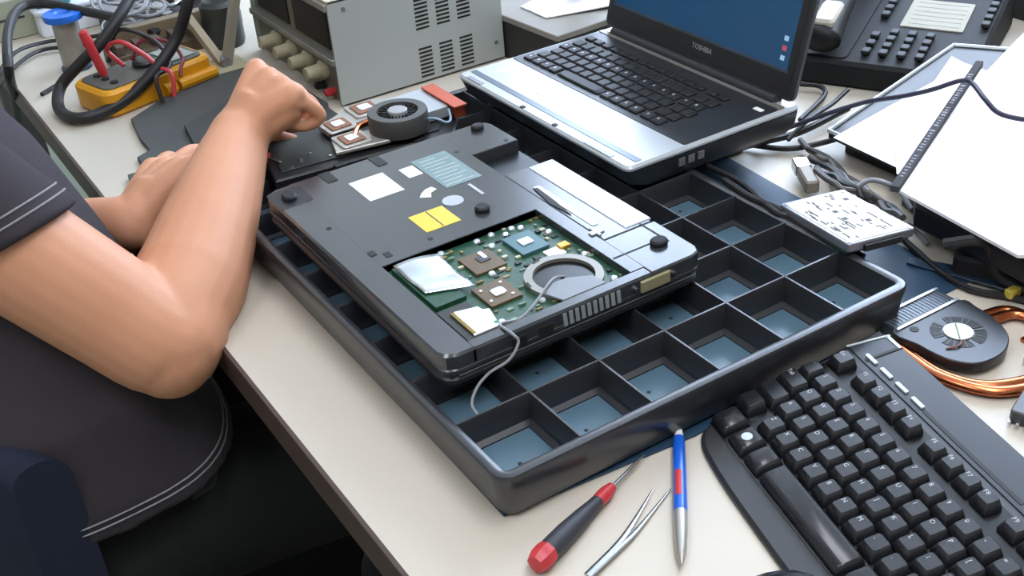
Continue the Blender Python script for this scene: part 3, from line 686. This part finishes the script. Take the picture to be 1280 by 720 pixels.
# background clutter, top left
wb = thing('plastic_box', 'white plastic box at the far end of the bench', 'box', (395, 1910, 0))
MB().rbox(-100, -80, 0, 90, 130, 34, 8, 2).build('body', mat('box_white', '#dfe3e8', .4), wb); MB().rbox(-104, -84, 34, 94, 134, 42, 8, 2).build('lid', mat('box_white2', '#d2d9e2', .4), wb)
cr = thing('storage_crate', 'deep blue crate behind the solder spool', 'crate', (470, 2125, 0))
MB().rbox(-130, -60, 0, 130, 60, 90, 8, 2).build('body', mat('crate_blue', '#1d3f8c', .4), cr); MB().rbox(-135, -65, 84, 135, 65, 96, 8, 2).build('rim', mat('crate_blue2', '#27509e', .4), cr)
tb = thing('terminal_block', 'teal plastic block on the white box', 'block', (320, 1868, 42.4))
MB().rbox(-22, -30, 0, 30, 30, 26, 4, 1.5).build('body', mat('teal_block', '#3c7f86', .4), tb); MB().cyl(0, -10, 26, 30, 9, 14, 1).build('button', rub_m, tb)
mn = thing('beige_device', 'pale grey-green device housing at the far left edge of the bench', 'device', (262, 1930, 0))
MB().rbox(-40, -70, 0, 36, 90, 60, 5, 2).build('body', mat('device_green', '#a3a894', .5), mn); MB().rbox(-41, -71.5, 30, 20, -69, 33, .5, .2).build('seam', dkprint, mn); MB().rbox(-36, -60, 60, 30, 80, 66, 4, 1.5).build('lid', mat('device_pale', '#c6c9bd', .5), mn)
# wire coil pile and wooden rack
tt_ = thing('tool_tray', 'shallow dark brown tray holding the wire coils behind the tool rack', 'tray', (455, 1745, 0))
dk_ = mat('tray_brown', '#3a322a', .6)
MB().rbox(-75, -75, 0, 95, 95, 4, 4, 1).build('base', dk_, tt_)
for b4 in ((-75, -75, 95, -70), (-75, 90, 95, 95), (-75, -70, -70, 90), (90, -70, 95, 90)): MB().rbox(b4[0], b4[1], 4, b4[2], b4[3], 24, 1, .5).build('side', dk_, tt_)
rk = thing('tool_rack', 'brown wooden tool rack behind the multimeter', 'rack', (430, 1640, 0))
wood_m = mat('rack_wood', '#5d4f3f', .6, scale=40)
MB().rbox(-90, -25, 0, 70, 25, 18, 2, 1).build('base', wood_m, rk); MB().rbox(-90, 8, 18, 70, 25, 44, 2, 1).build('back_rail', mat('rack_wood2', '#7c6f5a', .6, scale=40), rk)
for k in range(6): MB().rbox(-80+k*26, -20, 18, -70+k*26, 6, 30, 1, .5).build('peg', wood_m, rk)
for k in range(10):
    cxx, cyy, zz, R_ = 400+random.uniform(-30, 95), 1690+random.uniform(0, 90), 14+k*6, random.uniform(24, 40)
    nx = random.uniform(.2, .8)
    pts = [(cxx+R_*math.cos(a*.2618), cyy+R_*.9*math.sin(a*.2618), zz+R_*nx*math.sin(a*.2618)*.5+R_*.3) for a in range(24)]
    where = ['lowest', 'second lowest', 'third', 'fourth', 'fifth', 'sixth', 'seventh', 'third highest', 'second highest', 'highest'][k]
    tag(MB().tube(pts, 2.4, 6, closed=True).build('wire_coil', wire_m if k % 2 else steel_m), where+' pale wire coil in the pile behind the tool rack', 'wire coil', 'wire coils behind the rack')
for k, (x, y, rz_) in enumerate(((450, 1700, 40), (485, 1745, 60), (520, 1690, 20))):
    t = thing('pliers', ['dark pliers among the wire coils nearest the rack', 'dark pliers behind the middle of the wire coils', 'dark pliers nearest the stand column'][k], 'pliers', (x, y, 22), rz_, 'pliers in the clutter')
    for sgn in (1, -1): MB().tube(catmull([(-70, 14*sgn, 8), (-30, 16*sgn, 8), (0, 0, 8), (30, -4*sgn, 8), (48, 0, 8)], 5), [7, 3], 8).build('handle', rub_m, t)
    MB().cyl(0, 0, 3, 14, 8, 12).build('pivot', steel_m, t)

# ------------------------------------------------------------------ clutter behind the open laptop
gb = thing('cardboard_box', 'grey-brown flat box behind the open laptop', 'box', (805, 1235, 0), 4)
MB().rbox(-32, -60, 0, 130, 95, 52, 3, 1).build('body', mat('box_dark', '#2b2a28', .6), gb); MB().rbox(-35, -64, 52, 134, 99, 60, 3, 1).build('lid', mat('box_greybrown', '#8a867c', .6), gb)
tag(MB().prism([(800, 1230), (905, 1195), (990, 1240), (880, 1310), (800, 1290)], 60.3, 62, .2).map(lambda v: (v.x, v.y, v.z+3.4+2*math.sin(v.x*.03)-1.4)).build('paper_note', paper_m), 'white crumpled paper lying on the grey-brown box', 'paper')
bo = thing('bottle', 'small blue bottle standing on the white paper', 'bottle', (878, 1262, 65))
MB().lathe([(16, 0), (18, 2), (18, 60), (9, 72), (8, 84)], n=24).build('body', mat('bottle_blue', '#24418f', .3), bo); MB().lathe([(10, 82), (10, 98), (8, 100)], n=18).build('cap', white_m, bo)
lc = thing('charger_brick', 'black charger brick wedged behind the power supply', 'charger', (838, 1410, 0), 20)
MB().rbox(-30, -50, 0, 35, 70, 40, 6, 2).build('body', black_p, lc); MB().tube(catmull([(0, -50, 20), (10, -70, 18), (30, -90, 6)], 6), 4, 8).build('lead', cable_m, lc)

# ------------------------------------------------------------------ desk phone
ph = thing('desk_telephone', 'black desk telephone with a pale label card', 'telephone', (1150, 938, 0), 28)
# local x away from the wall side, wedge body
def wedge(v): return (v.x, v.y, v.z+(.14*(v.x+110) if v.z > 6 else 0))
MB().rbox(-125, -95, 0, 150, 140, 34, 12, 4).map(wedge).build('body', mat('phone_black', '#202223', .65, bump=.05, bscale=900, spec=.25), ph)
MB().rbox(-118, 50, 33, 145, 132, 36, 8, 1).map(wedge).build('handset_cradle', mat('cradle_black', '#161718', .6, spec=.25), ph)
hsn = MB().tube(catmull([(-128, 84, 50), (-118, 84, 54), (-100, 84, 58), (0, 84, 84), (90, 84, 94), (120, 84, 92), (132, 84, 90)], 4), [12, 17, 21, 24, 26, 26, 26, 25, 24, 22, 20, 19, 18, 18, 18, 18, 19, 20, 22, 24, 26, 25, 22, 17, 11], 14, flat=.7).build('handset', mat('handset_black', '#151617', .5, spec=.3), ph)
MB().rbox(-118, 68, 68, -72, 94, 79, 6, 3).map(lambda v: (v.x, v.y, v.z+(v.x+112)*.22)).build('handset_plate', mat('plate_cream', '#c9c3b2', .35), ph)
pk = MB().rbox(-7, -5, 0, 7, 5, 5, 2, 1, n=2).mesh('key'); pk.materials.append(mat('phone_key', '#2c2f30', .55, spec=.3))
for r in range(4):
    for c_ in range(3): link('key', pk, ph, (-100+r*17, 12-c_*21, 35.5+.14*(10+r*17)))
for r in range(3): link('key', pk, ph, (-100+r*20, 32, 35.5+.14*(10+r*20)))
for r in range(6):
    link('key', pk, ph, (-6+r*17, 34, 35.5+.14*(104+r*17))); link('key', pk, ph, (-6+r*17, -84, 35.5+.14*(104+r*17)))
lcx = MB().rbox(-26, -62, 33, 46, 12, 35.6, 2, .3).map(wedge).build('label_card', mat('card_cream', '#a19c88', .6), ph)
for k in range(6): MB().box(-18+k*11, -56, 35.6, -16.5+k*11, 4, 35.9).map(wedge).build('printed_line', mat('faint_print', '#9a978a', .6), lcx)
MB().rbox(90, -70, 33, 135, 20, 36, 3, .5).map(wedge).build('display', mat('phone_lcd', '#1f2a28', .2), ph)

db = thing('darkening_box', 'dark green-black box added to darken the bench beside the telephone', 'box', (1405, 868, 0))  # invented box, covers a stretch of bench that came out too bright
MB().rbox(-60, -60, 0, 100, 90, 55, 4, 2).build('body', mat('box_green_black', '#1c211f', .6), db); MB().rbox(-63, -63, 48, 103, 93, 62, 4, 2).build('lid', mat('box_lid', '#2a302d', .6), db)
# ------------------------------------------------------------------ papers on the right
tlt = lambda v: (v.x, v.y, v.z+(v.x-868)*.07)
un = thing('display_panel', 'black laptop display panel with a thin white rim under the papers', 'display panel', (0, 0, 20))
MB().prism([(868, 690), (872, 806), (1118, 852), (1165, 765), (1080, 692)], 0, 8, 1).map(tlt).build('panel', black_p, un)
pts = [(868, 690), (872, 806), (1118, 852)]
MB().tube([(x, y, 9) for x, y in pts], 2.4, 6).map(tlt).build('rim', silver_m, un)
MB().tube([(1118, 852, 9), (1165, 766, 9)], 2.4, 6).map(tlt).build('rim', silver_m, un)
MB().rbox(890, 705, -20, 1080, 800, -.3, 4, 1).build('panel_base', rub_m, un)
def sheet(name, poly, z, tilt, label, group='loose white papers', mt=paper_m, h=.5):
    cx = sum(p[0] for p in poly)/len(poly); cy = sum(p[1] for p in poly)/len(poly)
    return tag(MB().prism(poly, z, z+h).map(lambda v: (v.x, v.y, v.z+(v.x-cx)*tilt[0]+(v.y-cy)*tilt[1])).build(name, mt, smooth=0), label, 'paper', group)
sheet('paper_sheet', [(858, 690), (862, 790), (1085, 808), (1085, 720), (900, 660)], 36.5, (.07, 0), 'white paper sheet nearest the desk telephone')
sheet('paper_sheet', [(845, 690), (900, 742), (1085, 828), (1060, 715), (880, 668)], 39, (.07, 0), 'white paper sheet poking out below the printed black strip')
cs = thing('black_case', 'black flat case lying under the large papers at the right edge', 'case', (0, 0, 0))
MB().prism([(800, 520), (845, 680), (905, 690), (1250, 640), (1250, 380), (800, 440)], 0, 22, 2).build('body', black_p, cs)
MB().prism([(784, 500), (790, 620), (850, 672), (1200, 650), (1200, 400), (800, 460)], 22, 46, 3).build('lid', mat('case_dark', '#18181b', .5), cs)
sheet('paper_sheet', [(783, 641), (770, 498), (900, 380), (1250, 520), (1260, 830), (1155, 795), (1040, 752)], 56, (.004, .01), 'large white paper sheet on top of the black case', h=3)
sp_ = thing('printed_strip', 'narrow black strip with pale printing along the edge of the big paper', 'strip', (0, 0, 62))
a, e = Vector((776, 634, 0)), Vector((1052, 766, 6)); dr = (e-a).normalized(); nr = Vector((-dr.y, dr.x, 0)).normalized()
MB().loft([[p+nr*s+Vector((0, 0, zz)) for s, zz in ((-3.8, -4), (3.8, -4), (3.8, 2), (-3.8, 2))] for p in (a, e)]).build('bar', mat('strip_dark', '#48474b', .8, spec=.15), sp_)
for k in range(40):
    p = a+dr*(20+k*6.3); s = random.uniform(1, 2.6)
    if k % 9 == 8: continue
    MB().loft([[p+dr*d+nr*s_+Vector((0, 0, zz)) for s_, zz in ((-s, 2), (s, 2), (s, 2.2), (-s, 2.2))] for d in (0, random.uniform(1.6, 3.6))]).build('printed_mark', mat('strip_print', '#8f8f94', .7), sp_, smooth=0)
lead('power_cable', [U(985, 160, 22), U(1040, 140, 40), U(1085, 127, 52), U(1130, 120, 64), U(1165, 112, 74), U(1200, 101, 84), U(1215, 104, 84), U(1232, 125, 80), U(1250, 142, 74), U(1285, 150, 72), U(1330, 152, 70)], 2.6, mat('cable_navy', '#26243a', .45), 'thin dark cable lying across the white papers', 'cable')
# cable tangle right
tang = [([U(905, 190, 30), U(950, 178, 12), U(1000, 165, 10), U(1060, 135, 14)], 4, 'black cable leaving the back of the open laptop'),
        ([U(930, 180, 6), U(985, 186, 6), U(1030, 178, 10), U(1070, 165, 22), U(1080, 158, 30)], 3.2, 'black cable lying on the bench under the display panel corner'),
        ([U(1000, 150, 6), U(1030, 120, 8), U(1025, 108, 10), U(1000, 105, 12)], 3, 'black cable curling between the open laptop and the telephone'),
        ([U(985, 175, 10), U(1010, 150, 20), U(1040, 130, 16), U(1060, 112, 20)], 2.6, 'thin black cable beside the screen hinge'),
        ([U(905, 225, 44), U(935, 245, 44), U(975, 262, 44), U(1000, 280, 42), U(1040, 302, 40), U(1080, 322, 34)], 3.4, 'black flat cable running along the tray edge to the hard disk'),
        ([U(880, 205, 40), U(925, 228, 40), U(965, 262, 44), U(990, 272, 42)], 3, 'second black cable along the tray rim'),
        ([U(1065, 238, 25), U(1085, 226, 32), U(1105, 228, 34), U(1125, 240, 25), U(1140, 262, 20)], 2.4, 'grey cable arching up behind the hard disk'),
        ([U(1135, 280, 20), U(1148, 292, 10), U(1160, 305, 6)], 2.4, 'short grey cable end beside the hard disk'),
        ([U(1130, 300, 6), U(1175, 340, 4), U(1215, 362, 4), U(1262, 371, 4), U(1290, 378, 4)], 3.2, 'black cable with a yellow connector on the bench'),
        ([U(1180, 305, 40), U(1220, 300, 48), U(1235, 308, 40), U(1250, 345, 14), U(1290, 365, 8)], 5, 'black cable hanging off the black case')]
for P, r_, lb in tang: lead('cable', P, r_, wire_m if lb.startswith(('grey', 'short grey')) else cable_m, lb, 'cable')
yc = thing('yellow_connector', 'tiny yellow connector on the black cable', 'connector', U(1265, 370, 3.5)); MB().rbox(-7, -4, 0, 7, 4, 8, 1.5, 1).build('housing', mat('conn_yellow', '#c9b545', .4), yc); MB().box(7, -2, 2, 10, 2, 6).build('pins', steel_m, yc)
order = ['lowest', 'second lowest', 'third', 'fourth', 'fifth', 'sixth', 'topmost']
for k in range(7):
    P = [U(1004+12*i_+random.uniform(-5, 5)+k*3, 178+k*6+i_*(9-k*.4)+random.uniform(-4, 4), 8+k*2.2+6*math.sin(i_*.9+k)+3) for i_ in range(10)]
    o = lead('cable', P, 3.2, cable_m if k % 3 else mat('cable_grey', '#55514d', .5), order[k]+' dark cable in the tangle between the hard disk and the display panel', 'cable')
    o['group'] = 'tangled cables beside the hard disk'
us = thing('metal_plug', 'silver metal plug at the end of the tangled cables', 'plug', U(1003, 218, 10), 60)
MB().rbox(-4, -8, 0, 16, 8, 12, 2, 1).build('shell', steel_m, us); MB().rbox(-40, -7, -2, -4, 7, 12, 3, 2).build('grip', mat('plug_beige', '#8d8476', .5), us)
ad = thing('black_adapter', 'lumpy black cable adapter under the black case lid', 'adapter', U(1235, 345, 0), -60)
MB().rbox(-30, -14, 0, 30, 14, 22, 6, 3).build('body', rub_m, ad); MB().tube(catmull([(28, 0, 10), (50, 8, 14), (70, 4, 8)], 6), 5, 8).build('strain_relief', cable_m, ad)
rl = tag(MB().prism([(762, 600), (772, 606), (822, 512), (796, 505)], 2.6, 5, .4).build('plastic_strip', mat('strip_blue', '#25384a', .35)), 'dark blue plastic strip on the mat below the hard disk', 'strip')
cn = thing('edge_connector', 'small black pin connector at the right edge of the bench', 'connector', (668, 398, 0), 20)
MB().rbox(-14, -12, 0, 16, 12, 12, 2, 1).build('housing', mat('conn_grey', '#3d3f42', .4), cn)
for k in range(4): MB().box(-20, -9+k*6, 4, -14, -7+k*6, 6).build('pin', steel_m, cn)

# ------------------------------------------------------------------ office chair
tag(MB().rbox(60, 800, -749.9, 1200, 2100, -748.6, 40, .3).build('under_desk_shade', mat('shade_black', '#121312', .9, spec=.1)), 'black floor sheet added for the darkness under the workbench', 'shade sheet')  # added sheet, its black stands in for the darkness below the desk
chr_ = thing('office_chair', 'navy fabric office chair behind the seated person', 'chair', (70, 1130, -750))
s = MB().rbox(-200, -215, 440, 170, 225, 500, 70, 18); s.build('seat', chair_m, chr_)
rings = []
for k in range(33):
    tt = -1+2*k/32; y = tt*250; x = -125+95*abs(tt)**2.2; hgt = 1-abs(tt)**6*.35
    rings.append([(x+p_[0], y, 520+p_[1]) for p_ in rrect(-26, 0, 24, 150+55*hgt, 24, 5)])
MB().loft(rings).build('backrest', chair_m, chr_)
MB().tube(catmull([(-100, 0, 450), (-140, 0, 470), (-150, 0, 560), (-130, 0, 640)], 5), 18, 8, flat=.5).build('back_bracket', rub_m, chr_)
MB().cyl(0, 0, 80, 442, 26, 16).build('gas_column', rub_m, chr_)
for k in range(5):
    a_ = 2*math.pi*k/5+.3; d_ = Vector((math.cos(a_), math.sin(a_), 0))
    lg_ = MB().tube([Vector((0, 0, 95)), d_*160+Vector((0, 0, 85)), d_*290+Vector((0, 0, 62))], [26, 14], 8).build('base_leg', rub_m, chr_)
    MB().lathe([(10, -20), (26, -18), (26, 18), (10, 20)], d_*290+Vector((0, 0, 27)), 'y', 14).build('caster', black_g, lg_)

# ------------------------------------------------------------------ seated person
pe = thing('person', 'seated person in charcoal short-sleeved shirt and black trousers reaching over the laptop parts', 'person', (100, 1130, -750))
def sup(cx, cy, z, hx, hy, n=40, e=2.4, tilt=0):
    o = []
    for k in range(n):
        a_ = 2*math.pi*k/n; c_, s_ = math.cos(a_), math.sin(a_)
        x = hx*math.copysign(abs(c_)**(2/e), c_); y = hy*math.copysign(abs(s_)**(2/e), s_)
        o.append(Vector((cx+x, cy+y, z+tilt*x)))
    return o
TOR = [(-262, 85, 1110, 122, 205), (-200, 88, 1098, 124, 216), (-120, 97, 1094, 126, 216), (-40, 88, 1100, 120, 208), (40, 70, 1124, 112, 192), (120, 45, 1138, 108, 186), (185, 20, 1146, 95, 172), (228, 8, 1148, 66, 110), (245, 6, 1148, 50, 66)]
S_, E_, W_ = Vector((8, 1008, 205)), Vector((170, 893, 8)), Vector((336, 1098, 90))
S2, E2, W2_ = Vector((10, 1290, 205)), Vector((50, 1300, -50)), Vector((212, 1125, 18))
def lerp(a_, b_, t_): return a_+(b_-a_)*t_
body = MB()
body.loft([sup(cx, cy, z, hx-16, hy-16) for z, cx, cy, hx, hy in TOR[2:]])
def arm(S, E, W, k=1.0):
    P = [S, lerp(S, E, .25), lerp(S, E, .5), lerp(S, E, .78), E, lerp(E, W, .12), lerp(E, W, .28), lerp(E, W, .5), lerp(E, W, .75), lerp(E, W, .93), W]
    R_ = [58, 54, 52, 50, 47, 50, 52, 47, 39, 32, 30]
    # round the elbow
    bend = ((S-E).normalized()+(W-E).normalized()).normalized()
    P[4] = E+bend*6; P[3] = P[3]+bend*2; P[5] = P[5]+bend*6
    Q = catmull(P, 5); rr = []
    for i in range(len(Q)):
        f_ = i/5; j = min(int(f_), len(R_)-2); rr.append((R_[j]+(R_[j+1]-R_[j])*(f_-j))*k)
    body.tube(Q, rr, 20)
    body.ell(E-bend*4, (40*k, 40*k, 40*k), 12)
arm(S_, E_, W_); arm(S2, E2, W2_, .97)
def finger(pts, r0, r1):
    P = catmull(pts, 4); N = len(P)
    body.tube(P, [r0+(r1-r0)*i/(N-1) for i in range(N)], 10)
    body.ell(P[-1], (r1, r1, r1), 6)
def hand(W, K_i, K_p, down, fold, lens, E0):
    """W wrist, K_i index knuckle, K_p little-finger knuckle, down: palm direction, fold: finger curl per joint"""
    ac = (K_p-K_i); K = [K_i+ac*t_ for t_ in (0, .34, .67, 1)]
    up_ = -down
    for k, kk in enumerate(K):                       # metacarpals
        body.tube(catmull([W+ac*(.12*(k-1.5))*.8, lerp(W, kk, .5)+up_*3, kk+down*2], 4), [18, 14.5], 12)
        body.ell(kk+up_*1, (11.5, 11.5, 11), 8)
    Km = (K_i+K_p)/2; body.ell(W, (30, 30, 28), 12); body.tube(catmull([lerp(W, E0, .18), W+up_*1, lerp(W, Km, .3), lerp(W, Km, .6)], 4), [30, 26], 16, flat=.85)
    body.tube([lerp(W, K[0], .3)+down*8, lerp(W, K[3], .85)+down*10], [20, 16], 12)
    body.tube([lerp(W, K[1], .25)+down*10, lerp(W, K[1], .8)+down*12], [20, 18], 12)
    body.tube([lerp(W, K[3], .15)+down*8, lerp(W, K[3], .9)+down*10], [19, 14], 12)
    for k, kk in enumerate(K):
        fw_ = (kk-W).normalized(); axis = fw_.cross(down).normalized()
        d_ = fw_; P = [kk+down*2]; p = kk+down*2
        for ln, an in zip(lens[k], fold):
            d_ = Matrix.Rotation(math.radians(an), 3, axis) @ d_
            if d_.dot(down) < 0 and an == fold[0]: d_ = Matrix.Rotation(math.radians(-2*an), 3, axis) @ d_
            p = p+d_*ln; P.append(p)
        finger(P, 10-k*.5, 8-k*.5)
    return K
LENS = [(42, 26, 20), (46, 29, 21), (42, 27, 20), (34, 21, 18)]
Ki, Kp = Vector((381, 1142, 134)), Vector((392, 1074, 124))
dn = Vector((.45, 0, -.89)).normalized()
hand(W_, Ki, Kp, dn, (82, 100, 58), LENS, E_)
# right thumb closing under the index finger
tb0 = lerp(W_, Ki, .25)+dn*14
finger([tb0, tb0+Vector((14, 22, -14)), tb0+Vector((34, 20, -32)), tb0+Vector((50, 4, -40)), tb0+Vector((58, -8, -44))], 13, 8.5)
# left hand, palm down on the chassis corner
Ki2, Kp2 = Vector((288, 1122, 60)), Vector((262, 1186, 42))
dn2 = Vector((.3, .1, -.95)).normalized()
hand(W2_, Ki2, Kp2, dn2, (22, 38, 26), LENS, E2)
t0 = lerp(W2_, Ki2, .3)+dn2*10
finger([t0, t0+Vector((22, -22, -4)), t0+Vector((50, -26, 4)), t0+Vector((72, -22, 10))], 12.5, 8.5)
# neck and head (out of frame, looking down at the work)
body.tube([Vector((4, 1148, 215)), Vector((22, 1146, 285)), Vector((40, 1144, 320))], [58, 54, 52], 20)
hr = Matrix.Rotation(math.radians(32), 3, 'Y'); hc = Vector((72, 1142, 385))
body.ell(hc, (94, 74, 112), 20, rot=hr); body.ell(hc+hr @ Vector((26, 0, -48)), (62, 56, 66), 16, rot=hr)
body.tube([hc+hr @ Vector((90, 0, 14)), hc+hr @ Vector((108, 0, -24))], [8, 14], 10); body.ell(hc+hr @ Vector((90, 0, -28)), (14, 17, 10), 8)
for sg in (1, -1):
    body.ell(hc+hr @ Vector((-4, 76*sg, -10)), (17, 9, 30), 10, rot=hr); body.ell(hc+hr @ Vector((86, 28*sg, 26)), (10, 24, 7), 8, rot=hr)
body.ell(hc+hr @ Vector((84, 0, -58)), (10, 24, 5), 8, rot=hr); body.ell(hc+hr @ Vector((83, 0, -68)), (11, 22, 6), 8, rot=hr)
P0 = Vector((100, 1130, -750))
def rel(mb_): return mb_.map(lambda v: v-P0)
bm_ = bake(rel(body), 2.6, 9, 'body'); bm_.materials.append(skin_m); link('body', bm_, pe)
for sg in (1, -1):
    ey = MB().ell(hc+hr @ Vector((84, 29*sg, 10)), (11, 13, 11), 10, rot=hr); rel(ey).build('eye', white_m, pe)
hrm = MB(); hrm.ell(hc+hr @ Vector((-14, 0, 20)), (98, 82, 106), 18, rot=hr); hrm.ell(hc+hr @ Vector((-50, 0, -40)), (52, 66, 60), 14, rot=hr)
hm = bake(rel(hrm), 5, 4, 'hair'); hm.materials.append(hair_m); link('hair', hm, pe)
# shirt: torso, sleeves with slanted hems, folds
sh = MB()
sh.loft([sup(cx, cy, z, hx, hy, tilt=.06 if z < -100 else 0, e=3 if z < 0 else 2.4) for z, cx, cy, hx, hy in [(-150, 103, 1096, 136, 219)]+TOR[2:]])
nup = (US*.83+RS*.56).normalized()
def hemring(S, E, t_, r_, slant, n=40):
    ax = (E-S).normalized(); c_ = lerp(S, E, t_); u_ = (nup-ax*nup.dot(ax)).normalized(); v_ = ax.cross(u_)
    return [c_+(u_*math.cos(2*math.pi*k/n)+v_*math.sin(2*math.pi*k/n))*r_+ax*slant*math.cos(2*math.pi*k/n) for k in range(n)]
for S, E, sl_ in ((S_, E_, 26), (S2, E2, 0)):
    sh.loft([hemring(S, E, t_, r_, sl_*f_) for t_, r_, f_ in ((-.12, 50, 0), (.0, 66, .1), (.15, 67, .4), (.3, 65, .8), (.42, 64, 1), (.44, 62, 1))])
for z0, yy in ((-90, 940), (-60, 945), (-125, 935)):
    sh.tube(catmull([(30, 960, z0-40), (90, yy-8, z0-22), (150, yy-4, z0+6), (195, yy+40, z0+26), (206, yy+110, z0+30)], 5), [19, 13], 10)
sh.tube(catmull([(208, 1040, -30), (200, 960, -48), (160, 922, -70), (110, 916, -85)], 5), [14, 10], 10)
sm_ = bake(rel(sh), 4, 6, 'shirt'); sm_.materials.append(shirt_m); shirt = link('shirt', sm_, pe)
bvh = BVHTree.FromPolygons([v.co.copy() for v in sm_.vertices], [list(p.vertices) for p in sm_.polygons])
def onshirt(P_):     # snap points to the cloth
    out = []
    for p in P_:
        h_ = bvh.find_nearest((p-P0)*.001)
        out.append((h_[0]+h_[1]*.0006)*1000)
    return out
for dt in (-.055, -.085):
    MB().tube(onshirt(hemring(S_, E_, .44+dt, 64, 26)), .9, 5, closed=True).build('stitching', stitch_m, shirt)
for dz in (16, 23):
    MB().tube(onshirt(sup(103, 1096, -150+dz, 137, 221, 90, tilt=.06, e=3)), .9, 5, closed=True).build('stitching', stitch_m, shirt)
# trousers and shoes
tr = MB()
tr.loft([sup(86, 1102, z, hx, hy, e=2.8) for z, hx, hy in ((-305, 115, 198), (-270, 120, 208), (-215, 120, 208), (-130, 112, 202))])
for y, y2 in ((975, 885), (1205, 1240)):
    tr.tube(catmull([(60, y, -238), (180, y-4, -228), (330, (y+y2)/2, -222), (470, y2, -225), (510, y2, -290), (505, y2, -450), (490, y2, -690)], 5), [96, 96, 94, 92, 90, 88, 86, 84, 82, 80, 78, 76, 74, 72, 71, 70, 68, 66, 64, 62, 60, 59, 58, 57, 56, 55, 54, 54, 54, 54, 54], 20)
tm = bake(rel(tr), 6, 6, 'trousers'); tm.materials.append(trou_m); tro = link('trousers', tm, pe)
bvt = BVHTree.FromPolygons([v.co.copy() for v in tm.vertices], [list(p.vertices) for p in tm.polygons])
def ontrou(p):
    h_ = bvt.find_nearest((Vector(p)-P0)*.001); return (h_[0]+h_[1]*.0012)*1000
g = 6; c4 = [U(228, 590, -170), U(285, 565, -165), U(268, 610, -175), U(240, 628, -180)]
vs = [ontrou(lerp(lerp(c4[0], c4[1], a_/g), lerp(c4[3], c4[2], a_/g), b_/g)) for a_ in range(g+1) for b_ in range(g+1)]
pk_ = MB().add(vs, [[a_*(g+1)+b_, (a_+1)*(g+1)+b_, (a_+1)*(g+1)+b_+1, a_*(g+1)+b_+1] for a_ in range(g) for b_ in range(g)]).build('pocket_flap', mat('pocket_grey', '#2a2f2d', .85), tro)
md = pk_.modifiers.new('s', 'SOLIDIFY'); md.thickness = .003
for y2 in (885, 1240):
    s = MB().loft([[(505+(x)*k_, y2+yy*k_, z) for x, yy in [(p[0], p[1]) for p in rrect(-80, -46, 190, 46, 44, 5)]] for k_, z in ((.96, -750), (1, -742), (1, -720), (.9, -695), (.6, -670))]); rel(s).build('shoe', rub_m, pe)
# screwdriver held in the left hand
hsd = thing('held_screwdriver', 'red-tipped screwdriver held at the corner of the black chassis', 'screwdriver', (356, 1078, 60))
a, e = Vector((0, 0, 2)), Vector((-25, 55, 8)); fr = axisframe(a, e)
MB().lathe([(.6, -14), (1.4, -12), (1.4, 6)], a, frame=fr, n=8).build('shaft', steel_m, hsd)
MB().lathe([(3, 4), (6, 6), (6.4, 16), (5.5, 26)], a, frame=fr, n=12).build('collar', red_m, hsd)
MB().lathe([(5.5, 26), (6.5, 36), (6.5, 56), (4, 62)], a, frame=fr, n=12).build('handle', mat('grip_black', '#33343a', .5), hsd)
